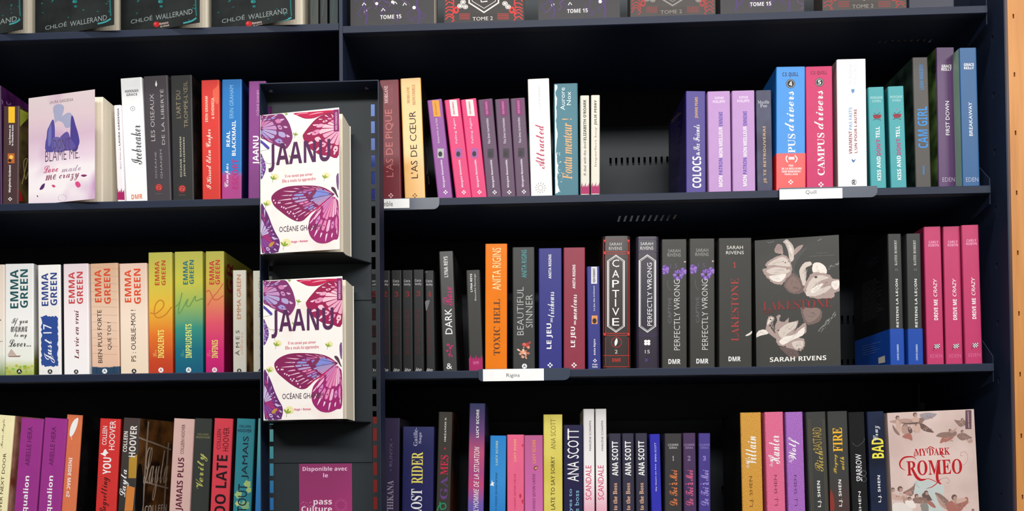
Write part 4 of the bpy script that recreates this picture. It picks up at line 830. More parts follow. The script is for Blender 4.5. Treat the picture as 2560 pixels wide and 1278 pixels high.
petal(PD, [(310, 480), (370, 390), (440, 430), (470, 470), (478, 550), (410, 570), (340, 545)]); petal((140, 118, 112), [(330, 490), (380, 420), (430, 450), (455, 520), (400, 555), (350, 530)])
petal(PD, [(458, 690), (530, 690), (600, 690), (636, 720), (630, 790), (580, 825), (500, 835), (470, 770)]); petal((146, 126, 120), [(480, 700), (600, 695), (625, 740), (570, 800), (510, 810)])
petal(PM, [(228, 205), (245, 150), (268, 138), (295, 160), (302, 230), (275, 225)])
petal(PT, [(302, 120), (330, 98), (352, 110), (385, 150), (398, 200), (390, 280), (362, 285), (345, 200), (320, 140)]); petal(PL, [(325, 115), (345, 120), (375, 170), (380, 230), (360, 190)])
petal(PM, [(396, 235), (400, 190), (440, 155), (476, 150), (450, 190), (420, 220)])
petal(PM, [(148, 312), (215, 262), (300, 235), (350, 260), (370, 300), (378, 385), (330, 440), (290, 488), (215, 475), (150, 410), (125, 360), (165, 345)])
petal(PT, [(170, 320), (230, 275), (300, 250), (345, 280), (365, 330), (300, 330), (220, 320)]); petal(PT, [(160, 370), (230, 340), (330, 350), (365, 375), (300, 400), (200, 400)]); petal(PL, [(180, 420), (260, 405), (330, 400), (290, 460), (225, 460)])
petal(PT, [(445, 400), (450, 350), (490, 300), (540, 292), (548, 320), (500, 345), (490, 400), (500, 470), (478, 500)])
petal(PL, [(555, 330), (580, 300), (630, 305), (670, 340), (678, 390), (620, 400), (565, 385)])
petal(PM, [(478, 540), (510, 450), (560, 390), (620, 385), (700, 405), (735, 440), (790, 450), (793, 540), (748, 560), (740, 600), (640, 612), (540, 600)])
petal(PT, [(500, 540), (540, 450), (610, 410), (700, 430), (620, 460), (560, 520), (640, 520), (735, 490), (680, 550), (580, 590), (510, 585)]); petal(PL, [(540, 540), (590, 500), (650, 480), (610, 530), (560, 565)]); petal(PL, [(720, 470), (785, 455), (780, 520), (740, 530)])
for x, y, r in ((280, 228, 9), (302, 290, 5), (322, 300, 7), (338, 354, 6), (586, 425, 14), (500, 540, 5), (680, 470, 5), (350, 290, 5)): A.disc((74, 58, 58), x, y, r, r*.7, 8)
petal(PL, [(62, 948), (85, 895), (130, 878), (175, 890), (170, 915), (110, 930)])
petal(PM, [(240, 960), (160, 890), (158, 840), (180, 765), (225, 770), (222, 800), (192, 830), (200, 870), (245, 930)]); petal(PL, [(165, 835), (185, 780), (215, 780), (185, 820)])
petal(PM, [(232, 870), (250, 800), (245, 760), (280, 755), (270, 800), (315, 810), (352, 775), (355, 820), (436, 805), (400, 900), (470, 830), (500, 830), (503, 900), (440, 945), (490, 965), (480, 1040), (430, 1060), (300, 1025), (250, 1000)])
petal(PT, [(260, 900), (330, 830), (420, 815), (390, 890), (300, 950)]); petal(PL, [(270, 980), (320, 940), (400, 920), (480, 860), (480, 920), (380, 970), (300, 1010)]); petal(PT, [(380, 990), (470, 975), (470, 1030), (410, 1045)])
petal((112, 94, 92), [(270, 1030), (340, 1035), (420, 1060), (440, 1110), (390, 1130), (340, 1100)])
for x, y, r in ((262, 885, 8), (190, 845, 9), (320, 1025, 8), (440, 1045, 7), (195, 790, 8)): A.disc((70, 56, 56), x, y, r, r*.8, 8)
rr = random.Random(12)
for q in range(34):
    t = rr.random(); x = 620+t*120+rr.uniform(-16, 16); y = 890-t*130+rr.uniform(-16, 16); l = rr.uniform(6, 34); A.stroke((168, 168, 164), [(x, y), (x+l*.7, y-l)], rr.uniform(1, 3.4), 0)
for q in range(22):
    x = rr.uniform(690, 785); y = 350-(x-690)*.45+rr.uniform(-14, 14); A.stroke((178, 178, 174), [(x, y), (x+rr.uniform(3, 12), y-5)], rr.uniform(1.5, 4), 0)
A.stroke((150, 150, 146), [(165, 122), (190, 128), (225, 115)], 4); A.stroke((150, 150, 146), [(600, 112), (625, 100), (636, 92)], 4); A.stroke((100, 98, 96), [(205, 620), (225, 570), (290, 530)], 2)
A.build('tulip_art')
rt = (168, 44, 42); text(LK, 'm', 'LAKESTONE', 'fine', (150, 44, 42), 125, 625, 720, 700, 'H', 'title', lift=.00035); text(LK, 'm', 'TOME', 'serif', (110, 50, 48), 134, 716, 228, 742, 'H', 'lettering', lift=.00035); text(LK, 'm', 'SARAH RIVENS', 'bold', (240, 238, 232), 186, 1110, 674, 1150, 'H', 'author_name', lift=.00035)
text(LK, 'm', 'COULD NOT', 'sans', (130, 128, 124), 588, 213, 688, 223, 'H', 'lettering', lift=.00035); text(LK, 'm', 'OUTRUN YOUR CONSCIENCE', 'sans', (130, 128, 124), 526, 236, 745, 247, 'H', 'lettering', lift=.00035)

def lecon(q, label, **k):
    f1 = paper_book('R3', 'h', *q, (60, 62, 62), label, **k)
    z1 = f1.loc(*px('h', (q[0]+q[1])/2, 858))[1]; w_ = f1.w; dp = .128
    g = Geo(); o_, _ = wrap_profile(w_+.0012, dp*.99)
    i2 = [(w_/2+.0001, dp*.99), (w_/2+.0001, 0), (w_/2-.002, -.0001), (-w_/2+.002, -.0001), (-w_/2-.0001, 0), (-w_/2-.0001, dp*.99)]
    g.prism([(x, y-.0006) for x, y in o_]+i2, 0, z1); band = g.build('paper_band', [mat((30, 84, 176), .3)], f1.root)
    d = q[0]-1062; x = lambda v: v+d
    text(f1, 'h', 'KATEE ROBERT', 'serif', (205, 205, 200), x(1106), 268, x(1126), 436, name='author_name'); text(f1, 'h', 'RETIENS LA LEÇON', 'bold', (232, 232, 228), x(1114), 526, x(1140), 848, name='title'); text(f1, 'h', '2', 'serif', (130, 130, 130), x(1112), 458, x(1130), 472, 'U', 'number')
    text(f1, 'h', 'CONTES SOMBRES', 'bold', (200, 220, 245), x(1122), 962, x(1136), 1068, name='band_lettering', lift=.0008, parent=band)
    return f1
f1 = lecon((1062, 1156, 226, 1084, 1174), 'left of two black paperbacks with glossy blue bands, its back cover showing', left=(20, 20, 22), rot=2.5)
s = side_face(f1, 'L'); gy = (78, 78, 80)
blurb(s, 'h', 892, 1036, range(566, 700, 15), gy, -62, 2.2); blurb(s, 'h', 896, 1038, range(700, 815, 14), gy, -60, 2.2); blurb(s, 'h', 925, 1000, (425, 440, 455), (48, 60, 90), -50, 2)
s2 = Face(s.owner, f1.M, s.sub @ Matrix.Translation((0, -.0012, 0))); blurb(s2, 'h', 895, 1040, range(975, 1050, 15), (110, 150, 215), -36, 2.2); A = Art(s2, 'h'); A.poly((214, 210, 196), [(1000, 1052), (1044, 1036), (1046, 1082), (1002, 1090)]); A.build('barcode_label')
lecon((1188, 1281, 224, 1201, 1300), 'right of two black paperbacks with glossy blue bands, touching the pink trio')
f1 = paper_book('R3', 'h', 1304, 1416, 178, 1326, 1441, (196, 66, 116), 'leftmost of three tall pink paperbacks with white titles', left=(140, 40, 80))
text(f1, 'h', 'CARLY', 'bold', (236, 170, 200), 1335, 272, 1400, 290, 'H', 'author_name'); text(f1, 'h', 'ROBYN', 'bold', (236, 170, 200), 1333, 294, 1402, 311, 'H', 'author_name'); text(f1, 'h', 'DRIVE ME', 'bold', WHITE, 1369, 662, 1398, 800, name='title'); text(f1, 'h', 'CRAZY', 'ital', WHITE, 1365, 524, 1392, 644, name='title'); text(f1, 'h', 'EDEN', 'thin', (226, 130, 170), 1346, 1028, 1424, 1050, 'H', 'publisher_mark')
A = Art(f1, 'h'); rr = random.Random(1)
for q in range(5):
    for r_ in range(4): A.rect((28, 22, 26) if (q+r_) % 2 else WHITE, 1374+q*7, 962+r_*7-q*.8, 1381+q*7, 969+r_*7-q*.8)
A.stroke((30, 24, 28), [(1374, 964), (1366, 1004)], 2.4, 0); A.build('flag_motif')
dup(f1, 'R3', 'h', 1432, 1545, 176, 1451, 1568, 'middle one of three tall pink paperbacks with white titles'); dup(f1, 'R3', 'h', 1556, 1668, 173, 1581, 1697, 'rightmost of three tall pink paperbacks, at the end of the third shelf', back=.014)

# ------------------------------------------------------------------ ROW 4 left
f1 = paper_book('L4', 'i', -150, 125, 463, -220, 58, (248, 240, 196), 'cream paperback with black lettering at the left photo edge, bottom shelf', side=('noise', (150, 70, 50), (226, 180, 160), 14))
text(f1, 'i', 'NEVER NEXT DOOR', 'sans', (50, 36, 30), -5, 786, 42, 1330, name='title'); text(f1, 'i', 'Marie Magle', 'script', (120, 110, 90), 2, 500, 50, 745, name='author_name')
f1 = paper_book('L4', 'i', 181, 368, 495, 115, 309, (166, 64, 152), 'left of two purple paperbacks with bold white titles, bottom left shelf')
text(f1, 'i', 'ARIELLE HERA', 'sans', (104, 32, 100), 212, 566, 276, 895, name='author_name'); text(f1, 'i', 'qualion', 'bold', WHITE, 182, 980, 262, 1290, name='title')
dup(f1, 'L4', 'i', 386, 562, 481, 324, 506, 'right of two purple paperbacks with bold white titles, touching the orange spine')
f1 = paper_book('L4', 'i', 566, 695, 465, 504, 640, (224, 132, 92), 'orange paperback with white feather, leaning right, bottom left shelf', side=('noise', (14, 13, 15), (34, 32, 34), 22))
A = Art(f1, 'i'); A.poly(WHITE, [(588, 630), (596, 570), (622, 515), (655, 490), (662, 505), (650, 560), (625, 620), (600, 650)], 4); A.stroke(WHITE, [(600, 640), (607, 675)], 3); A.build('feather_motif'); text(f1, 'i', 'INSIDE MAC #2', 'bold', WHITE, 556, 826, 612, 1160, 'D', 'title')
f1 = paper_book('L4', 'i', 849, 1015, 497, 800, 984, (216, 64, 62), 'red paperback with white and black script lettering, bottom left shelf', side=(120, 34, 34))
text(f1, 'i', 'COLLEEN', 'sans', WHITE, 862, 560, 908, 720, name='author_name'); text(f1, 'i', 'HOOVER', 'sans', WHITE, 918, 514, 980, 762, name='author_name'); text(f1, 'i', 'YOU', 'bold', WHITE, 866, 825, 942, 968, name='title'); text(f1, 'i', 'Regretting', 'script', (50, 20, 24), 838, 990, 935, 1310, name='title')
A = Art(f1, 'i'); A.poly(WHITE, [(846, 792), (870, 786), (880, 762), (895, 756), (905, 778), (918, 786), (896, 800), (892, 818), (872, 806)], 2); A.build('paint_splash')
f1 = paper_book('L4', 'i', 1041, 1186, 495, 988, 1141, ('ramp', [(0, (60, 60, 62)), (.5, (72, 68, 66)), (1, (86, 74, 72))]), 'dark grey-brown paperback with gold stripe, its greenhouse-window cover turned to view', side=('noise', (50, 30, 18), (140, 96, 50), 20), rot=-6)
A = Art(f1, 'i'); A.poly((190, 150, 60), [(1090, 830), (1160, 800), (1150, 1000), (1085, 1000)], 0); A.poly((216, 140, 70), [(1072, 1060), (1140, 1080), (1122, 1276), (1052, 1276)], 0); A.stroke((190, 185, 178), [(1010, 820), (990, 930), (1000, 1060)], 8); A.build('spine_art')
text(f1, 'i', 'COLLEEN', 'bold', (236, 232, 228), 1038, 604, 1082, 778, name='author_name'); text(f1, 'i', 'HOOVER', 'bold', (236, 232, 228), 1086, 555, 1160, 822, name='author_name'); text(f1, 'i', 'Layla', 'script', WHITE, 1008, 926, 1098, 1160, name='title', lift=.0002)
s = side_face(f1, 'R'); A = Art(s, 'i'); wn = (176, 160, 146)
for pts in ([(1160, 655), (1290, 700), (1445, 760)], [(1155, 1010), (1290, 1050), (1420, 1085)], [(1255, 520), (1235, 800), (1205, 1290)], [(1425, 700), (1405, 960), (1385, 1290)]): A.stroke(wn, pts, 13, 2)
A.poly((16, 12, 12), [(1165, 900), (1190, 880), (1205, 960), (1210, 1080), (1200, 1278), (1145, 1278), (1150, 1050)], 3); A.build('window_grid')
text(s, 'i', 'Layla', 'script', (206, 190, 172), 1215, 740, 1420, 1190, 'H', 'title', lift=.0002); text(s, 'i', 'COLLEEN', 'bold', (206, 196, 186), 1225, 1225, 1410, 1290, 'H', 'author_name', lift=.0002)
f1 = paper_book('L4', 'i', 1470, 1644, 497, 1426, 1604, (224, 190, 184), 'blush-pink paperback with maroon block title, bottom left shelf', gloss=.35)
text(f1, 'i', 'COLLEEN HOOVER', 'sans', (90, 60, 66), 1524, 545, 1566, 795, name='author_name'); text(f1, 'i', 'JAMAIS PLUS', 'bold', (104, 30, 56), 1482, 826, 1572, 1276, name='title')
f1 = paper_book('L4', 'i', 1648, 1791, 495, 1614, 1760, (66, 71, 67), 'dark slate-green paperback with thin yellow script title', side=(34, 36, 34))
text(f1, 'i', 'COLLEEN', 'bold', (140, 138, 96), 1668, 622, 1762, 638, 'H', 'author_name'); text(f1, 'i', 'HOOVER', 'bold', (140, 138, 96), 1656, 646, 1774, 664, 'H', 'author_name'); text(f1, 'i', 'Verity', 'script', (196, 196, 110), 1652, 790, 1756, 1092, name='title')
f1 = paper_book('L4', 'i', 1812, 1970, 495, 1774, 1936, (228, 80, 96), 'coral-red paperback with heavy black title, bottom left shelf', side=(70, 40, 48))
text(f1, 'i', 'COLLEEN', 'sans', (96, 20, 36), 1830, 586, 1870, 756, name='author_name'); text(f1, 'i', 'HOOVER', 'sans', (96, 20, 36), 1880, 570, 1940, 772, name='author_name'); text(f1, 'i', 'TOO LATE', 'bold', (44, 14, 26), 1806, 804, 1926, 1395, name='title')
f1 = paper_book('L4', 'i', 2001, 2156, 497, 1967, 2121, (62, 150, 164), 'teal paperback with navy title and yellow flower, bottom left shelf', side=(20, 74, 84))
text(f1, 'i', 'COLLEEN', 'bold', (22, 50, 84), 2022, 552, 2120, 572, 'H', 'author_name'); text(f1, 'i', 'HOOVER', 'bold', (22, 50, 84), 2010, 584, 2126, 612, 'H', 'author_name'); text(f1, 'i', 'JAMAIS', 'sans', (18, 34, 58), 2040, 645, 2118, 1005, name='title', lift=.0002); text(f1, 'i', 'TOUT', 'sans', (18, 34, 58), 2004, 1050, 2092, 1290, name='title', lift=.0002)
A = Art(f1, 'i')
for cx, cy, r in ((2090, 1050, 34), (2105, 1100, 28), (2015, 1140, 34), (2070, 1230, 44), (2010, 1215, 24)): A.poly([(214, 224, 150), (180, 210, 140), (150, 196, 150)][int(r) % 3], [(min(2122, cx+r*math.cos(a_)*(1 if q % 2 else .75)), cy+r*math.sin(a_)*(1 if q % 2 else .75)) for q, a_ in enumerate([t*math.pi/5 for t in range(10)])], 3)
A.build('flower_motif')
f1 = paper_book('L4', 'p', 645, 702, 1047, 637, 694, ('ramp', [(0, (50, 120, 210)), (.45, (66, 150, 210)), (.75, (96, 184, 190)), (1, (130, 186, 186))]), 'aqua-to-blue paperback half behind the display, seen through its left slots, bottom shelf')
text(f1, 'p', 'PERDS DE VUE', 'sans', (40, 60, 90), 654, 1200, 664, 1320, name='title')

# ------------------------------------------------------------------ ROW 4 right
paper_book('R4', 'p', 898, 955, 1042, 894, 951, (176, 70, 66), 'brick-red book hidden behind the display, seen through its right slots, bottom shelf', back=.02)
f1 = paper_book('R4', 'j', 1222, 1348, 492, 1211, 1344, (66, 56, 88), 'dusky purple paperback right of the display, bottom shelf', side=(30, 26, 42))
text(f1, 'j', 'GOTHIKANA', 'serif', (168, 160, 178), 1240, 1020, 1298, 1400, name='title'); text(f1, 'j', '• RUNYX •', 'sans', (120, 112, 140), 1262, 668, 1290, 940, name='author_name')
f1 = paper_book('R4', 'j', 1380, 1636, 565, 1362, 1637, ('ramp', [(0, (44, 44, 104)), (.8, (46, 48, 102)), (1, (60, 62, 112))]), 'wide navy paperback with yellow and white slab title, bottom right shelf')
text(f1, 'j', 'Gaëlle-', 'serif', (190, 190, 215), 1466, 575, 1502, 728, name='author_name'); text(f1, 'j', 'Sage', 'serif', (190, 190, 215), 1508, 612, 1540, 708, name='author_name'); text(f1, 'j', 'RIDER', 'serif', (240, 226, 120), 1450, 780, 1546, 1046, name='title'); text(f1, 'j', 'LOST', 'serif', WHITE, 1444, 1092, 1540, 1320, name='title')
f1 = paper_book('R4', 'j', 1679, 1796, 440, 1656, 1776, (68, 64, 58), 'olive-grey paperback with red-to-violet title, right of the wide navy one', side=('noise', (24, 16, 12), (110, 50, 24), 10))
text(f1, 'j', 'OKÉANOS S.', 'serif', (235, 232, 226), 1722, 485, 1746, 692, name='author_name'); text(f1, 'j', 'MES', 'serif', (206, 40, 84), 1692, 806, 1762, 972, name='title'); text(f1, 'j', 'GA', 'serif', (112, 72, 140), 1690, 985, 1758, 1180, name='title')
A = Art(f1, 'j'); A.disc((190, 40, 60), 1732, 750, 8); A.stroke((40, 150, 110), [(1665, 1276), (1690, 1225), (1730, 1215), (1738, 1250), (1700, 1262), (1690, 1200)], 10); A.build('flourish')
f1 = paper_book('R4', 'j', 1941, 2071, 368, 1922, 2060, ('ramp', [(0, (90, 96, 176)), (.28, (120, 100, 176)), (.42, (196, 80, 130)), (.5, (176, 80, 140)), (.65, (190, 90, 130)), (.8, (110, 74, 130)), (1, (56, 64, 108))]), 'tall sunset-gradient paperback with white hand lettering, bottom right shelf', side=('noise', (20, 22, 44), (50, 50, 84), 20))
text(f1, 'j', 'LUCY SCORE', 'bold', WHITE, 1995, 420, 2022, 656, name='author_name'); text(f1, 'j', "L'HOMME DE LA SITUATION", 'ital', WHITE, 1972, 735, 2024, 1280, name='title')
f1 = paper_book('R4', 'k', 86, 221, 640, 78, 216, ('ramp', [(0, (44, 130, 206)), (.6, (74, 156, 220)), (1, (60, 146, 214))]), 'bright blue glossy paperback, left of two pink ones on the bottom right shelf', gloss=.14)
text(f1, 'k', 'LUCY SCORE', 'bold', (200, 214, 190), 132, 684, 152, 890, name='author_name'); text(f1, 'k', "CES CHOSES QU'ON DEVINE", 'ital', (20, 40, 84), 128, 950, 150, 1300, name='title'); A = Art(f1, 'k'); A.poly(WHITE, [(84, 1060), (98, 1040), (100, 1015), (108, 1038), (122, 1034), (112, 1052), (120, 1066), (98, 1062)]); A.build('spark_mark')
f1 = paper_book('R4', 'k', 231, 369, 632, 226, 375, (236, 118, 154), 'glossy rose-pink paperback between the bright blue and the mauve-pink ones', gloss=.14)
text(f1, 'k', 'LUCY SCORE', 'bold', (246, 186, 140), 286, 670, 306, 860, name='author_name'); text(f1, 'k', "CES CHOSES QU'ON CACHE", 'ital', (196, 40, 80), 286, 960, 308, 1320, name='title')
A = Art(f1, 'k')
for pts in ([(330, 1150), (340, 1130), (352, 1150), (340, 1170)], [(350, 1190), (366, 1180), (362, 1220)], [(352, 720), (366, 712), (364, 736)]): A.poly((206, 60, 90), pts, 3)
A.build('petal_motif')
f1 = paper_book('R4', 'k', 373, 531, 637, 376, 534, ('ramp', [(0, (216, 130, 188)), (.6, (206, 116, 176)), (1, (196, 112, 158))]), 'mauve-pink paperback with orange author name, left of the yellow spine', gloss=.2)
text(f1, 'k', 'LUCY SCORE', 'bold', (240, 160, 90), 443, 676, 470, 876, name='author_name'); text(f1, 'k', "CES CHOSES QU'ON LAISSE", 'ital', (84, 24, 84), 444, 960, 472, 1340, name='title'); A = Art(f1, 'k'); A.poly((150, 80, 70), [(452, 920), (458, 902), (474, 896), (492, 900), (480, 920), (468, 936)], 3); A.poly((240, 210, 150), [(462, 916), (484, 904), (472, 922)], 2); A.build('petal_motif')
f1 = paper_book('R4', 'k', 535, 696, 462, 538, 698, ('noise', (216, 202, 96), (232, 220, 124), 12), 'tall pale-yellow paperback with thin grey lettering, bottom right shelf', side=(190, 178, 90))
text(f1, 'k', 'ANA SCOTT', 'thin', (110, 104, 60), 598, 500, 640, 755, name='author_name'); text(f1, 'k', 'TOO LATE TO SAY SORRY', 'sans', (52, 50, 36), 598, 816, 634, 1390, name='title')
f1 = paper_book('R4', 'k', 710, 869, 550, 706, 871, (40, 38, 80), 'dark navy paperback with huge white vertical author name, right of the yellow one')
text(f1, 'k', 'ANA SCOTT', 'sans', WHITE, 738, 582, 836, 1028, name='author_name'); text(f1, 'k', 'Say yes to', 'sans', (150, 200, 225), 748, 1090, 786, 1400, name='title'); text(f1, 'k', 'the boss', 'sans', (150, 200, 225), 800, 1104, 836, 1350, name='title')
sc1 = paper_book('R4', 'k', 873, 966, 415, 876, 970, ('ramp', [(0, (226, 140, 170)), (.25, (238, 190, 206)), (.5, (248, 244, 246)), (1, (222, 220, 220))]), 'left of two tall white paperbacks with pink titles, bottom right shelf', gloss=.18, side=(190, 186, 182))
text(sc1, 'k', 'MARLÈNE SCHIAPPA', 'sans', (96, 92, 94), 918, 512, 940, 768, name='author_name'); text(sc1, 'k', 'SCANDALE', 'sans', (216, 70, 112), 892, 892, 942, 1184, name='title')
dup(sc1, 'R4', 'k', 976, 1066, 410, 976, 1080, 'right of two tall white paperbacks with pink titles, its edge casting over the dark trio')
an = paper_book('R4', 'k', 1091, 1190, 622, 1097, 1197, (62, 60, 80), 'leftmost of three slate paperbacks with bold white author name')
text(an, 'k', 'ANA SCOTT', 'bold', WHITE, 1114, 688, 1168, 980, name='author_name'); text(an, 'k', 'Yes to the Boss', 'serif', (236, 190, 160), 1124, 1042, 1162, 1360, name='title')
dup(an, 'R4', 'k', 1200, 1300, 615, 1204, 1309, 'middle one of three slate paperbacks with bold white author name'); dup(an, 'R4', 'k', 1313, 1412, 612, 1317, 1424, 'rightmost of three slate paperbacks, left of the cobalt spine')
f1 = paper_book('R4', 'k', 1433, 1521, 627, 1450, 1536, (66, 66, 186), 'slim cobalt-blue glossy paperback, right of the slate trio', gloss=.16)
text(f1, 'k', 'EMMA SCOTT', 'sans', (225, 228, 245), 1474, 700, 1492, 860, name='author_name'); text(f1, 'k', 'My Heart on Fire', 'bold', (225, 228, 245), 1478, 880, 1496, 1110, name='title')
def lou(q, col, ink, n_, tcol, label, **k):
    f1 = paper_book('R4', 'k', *q, col, label, **k); m_ = (q[0]+q[1])/2
    text(f1, 'k', 'LOUANNE', 'sans', ink, m_-44, 708, m_+44, 728, 'H', 'author_name'); text(f1, 'k', 'SERRA', 'sans', ink, m_-34, 734, m_+34, 752, 'H', 'author_name'); text(f1, 'k', n_, 'bi', tcol if n_ == '3' else ink, m_-(7 if n_ == '1' else 13), 812, m_+(7 if n_ == '1' else 11), 852, 'H', 'number')
    text(f1, 'k', 'De Toi à Moi', 'script', tcol, m_-34, 930, m_+36, 1230, name='title'); return f1
lou((1559, 1706, 622, 1564, 1706), (68, 65, 68), (200, 198, 200), '1', (236, 140, 80), 'charcoal paperback with orange script, leftmost of three numbered volumes, bottom shelf')
lou((1716, 1820, 618, 1722, 1832), (84, 60, 100), (170, 150, 190), '2', (232, 110, 150), 'plum paperback with pink script, between the charcoal and violet volumes')
lou((1848, 1946, 620, 1848, 1950), (84, 70, 148), (150, 140, 200), '3', (176, 160, 226), 'violet paperback with lilac script beside the bottom-shelf gap', side=('noise', (16, 16, 18), (40, 38, 48), 20))
def shen(q, col, word, tcol, label, lx, tx, **k):
    f1 = paper_book('R4', 'l', *q, col, label, **k)
    text(f1, 'l', 'L.J. SHEN', 'sans', tcol[1], *lx, name='author_name'); text(f1, 'l', word, 'script', tcol[0], *tx, name='title'); return f1
a1 = shen((105, 278, 445, 121, 299), ('glitter', (186, 130, 52), (244, 196, 96)), 'Villain', (WHITE, (120, 84, 40)), 'gold glitter paperback with white script, leftmost of the glitter trio', (178, 984, 218, 1242), (140, 646, 242, 888), left=(20, 20, 22)); text(a1, 'l', 'The', 'script', (240, 226, 200), 150, 880, 178, 918, name='title')
a1 = shen((308, 466, 440, 332, 487), ('glitter', (210, 94, 134), (240, 144, 178)), 'Hunter', (WHITE, (140, 60, 90)), 'pink glitter paperback, middle of the glitter trio', (388, 972, 428, 1232), (336, 640, 440, 880)); text(a1, 'l', 'The', 'script', (246, 214, 226), 350, 870, 378, 905, name='title')
a1 = shen((484, 633, 440, 510, 655), ('glitter', (150, 92, 176), (200, 144, 220)), 'Wolf', (WHITE, (110, 60, 130)), 'lilac glitter paperback, rightmost of the glitter trio', (556, 974, 594, 1234), (508, 655, 606, 850)); text(a1, 'l', 'The', 'script', (236, 214, 246), 512, 838, 540, 872, name='title')
f1 = paper_book('R4', 'l', 656, 826, 439, 690, 856, (70, 71, 70), 'dark grey paperback with thin gold pinstripes and gold title')
text(f1, 'l', 'BASTARD', 'sans', (176, 152, 74), 712, 572, 796, 762, name='title'); text(f1, 'l', 'Rich', 'script', (190, 168, 84), 730, 768, 808, 945, name='title'); text(f1, 'l', 'L.J. SHEN', 'bold', (235, 235, 232), 752, 1022, 792, 1245, name='author_name')
A = Art(f1, 'l')
for d in (0, 14, 120, 132): A.stroke((112, 104, 74), [(680+d, 500), (706+d, 1276)], 2.4, 0)
A.build('pinstripes')
f1 = paper_book('R4', 'l', 841, 1006, 434, 862, 1037, ('ramp', [(0, (90, 60, 56)), (.3, (86, 70, 68)), (.5, (72, 73, 72)), (1, (70, 72, 70))]), 'dark grey paperback with heavy yellow slab title, right of the pinstriped one')
text(f1, 'l', 'FIRE', 'serif', (244, 190, 48), 884, 574, 968, 776, name='title'); text(f1, 'l', 'Playing', 'script', (232, 196, 70), 888, 800, 932, 960, name='title'); text(f1, 'l', 'with', 'script', (232, 196, 70), 946, 820, 984, 930, name='title'); text(f1, 'l', 'L.J. SHEN', 'bold', (235, 235, 232), 932, 1012, 970, 1240, name='author_name')
A = Art(f1, 'l'); A.poly((150, 60, 50), [(866, 1100), (890, 1150), (900, 1220), (895, 1276), (864, 1276)], 3); A.build('spine_art')
f1 = paper_book('R4', 'l', 1021, 1150, 441, 1050, 1191, (38, 39, 41), 'glossy black paperback with white title and interlocked rings', gloss=.2)
text(f1, 'l', 'SPARROW', 'sans', WHITE, 1076, 796, 1136, 1026, name='title'); text(f1, 'l', 'L.J. SHEN', 'sans', WHITE, 1100, 1112, 1140, 1400, name='author_name'); A = Art(f1, 'l'); A.ring((120, 120, 124), 1146, 958, 22, 3); A.ring((110, 110, 114), 1148, 1008, 22, 3); A.stroke((70, 72, 74), [(1050, 700), (1090, 730), (1146, 690), (1150, 660)], 6); A.build('ring_motif')
f1 = paper_book('R4', 'l', 1173, 1319, 436, 1210, 1351, ('noise', (26, 34, 56), (40, 54, 88), 10), 'midnight-blue paperback with yellow block title, left of the faced-out pink cover', gloss=.3)
text(f1, 'l', 'BAD', 'bold', (238, 228, 84), 1212, 662, 1318, 832, name='title'); text(f1, 'l', 'Cruz', 'script', (225, 228, 235), 1222, 556, 1290, 682, name='title', lift=.0002); text(f1, 'l', 'L.J. SHEN', 'bold', (235, 235, 236), 1262, 976, 1300, 1204, name='author_name')

RO = face_out('R4', 'l', 1386, 450, 2112, 2116, 'pale pink paperback faced out, with ornate red title and winged figures', ('noise', (206, 184, 178), (226, 206, 200), 9), .018, .04, lean=-.034)
A = Art(RO, 'o')
A.poly((198, 206, 204), [(400, 960), (460, 900), (620, 920), (740, 960), (760, 1050), (700, 1200), (760, 1270), (520, 1270), (480, 1100), (400, 1060)], 4)
B1 = (150, 124, 116); B2 = (186, 156, 146); B3 = (118, 96, 90); B4 = (206, 176, 164); B5 = (176, 120, 110)
def figure(body, head, ws):
    for col, pts in ws: A.poly(col, pts, 3)
    for col, pts in body: A.poly(col, pts, 3)
    for x, y, r in head: A.disc(B3, x, y, r, r*1.05, 12); A.disc(B2, x+r*.3, y+r*.35, r*.7, r*.75, 10)
figure([(B2, [(110, 210), (190, 190), (250, 180), (320, 175), (440, 200), (450, 235), (300, 240), (180, 232)]), (B4, [(200, 180), (240, 230), (250, 300), (230, 360), (200, 330), (190, 250)]), (B1, [(150, 250), (190, 300), (240, 372), (200, 362), (160, 310)]),
        (B2, [(270, 250), (320, 240), (345, 300), (330, 370), (270, 350), (255, 300)]), (B5, [(270, 380), (340, 350), (375, 370), (385, 438), (340, 420), (280, 405)]), (B3, [(330, 290), (375, 290), (385, 340), (350, 350)]), (B4, [(390, 250), (470, 240), (480, 330), (430, 345), (395, 310)]), (B4, [(380, 180), (430, 150), (470, 190), (440, 225), (400, 215)]), (B3, [(250, 222), (340, 228), (440, 218), (470, 232), (340, 246)])],
       [(208, 165, 24), (418, 128, 26), (290, 255, 16), (350, 290, 16), (430, 250, 14)],
       [((164, 158, 164), [(470, 130), (560, 105), (640, 112), (678, 122), (640, 160), (560, 188), (520, 190)]), (B1, [(470, 170), (530, 180), (500, 230), (460, 235)]), (B3, [(470, 240), (520, 240), (640, 335), (600, 340), (520, 320), (480, 280)])])
figure([(B1, [(885, 190), (940, 200), (1000, 185), (1020, 240), (960, 275), (915, 235)])], [(980, 188, 16)], [])
figure([(B5, [(715, 470), (740, 400), (800, 350), (880, 360), (870, 410), (800, 450), (760, 455)]), (B1, [(668, 385), (720, 345), (820, 335), (910, 330), (900, 380), (830, 400), (740, 400)]), (B1, [(915, 385), (940, 355), (1010, 350), (1060, 380), (1100, 405), (1050, 420), (970, 435)]), (B2, [(1060, 430), (1100, 420), (1100, 460), (1050, 465)]), (B2, [(820, 330), (880, 310), (915, 280), (900, 320), (860, 345)])], [(835, 318, 17), (980, 330, 18)], [])
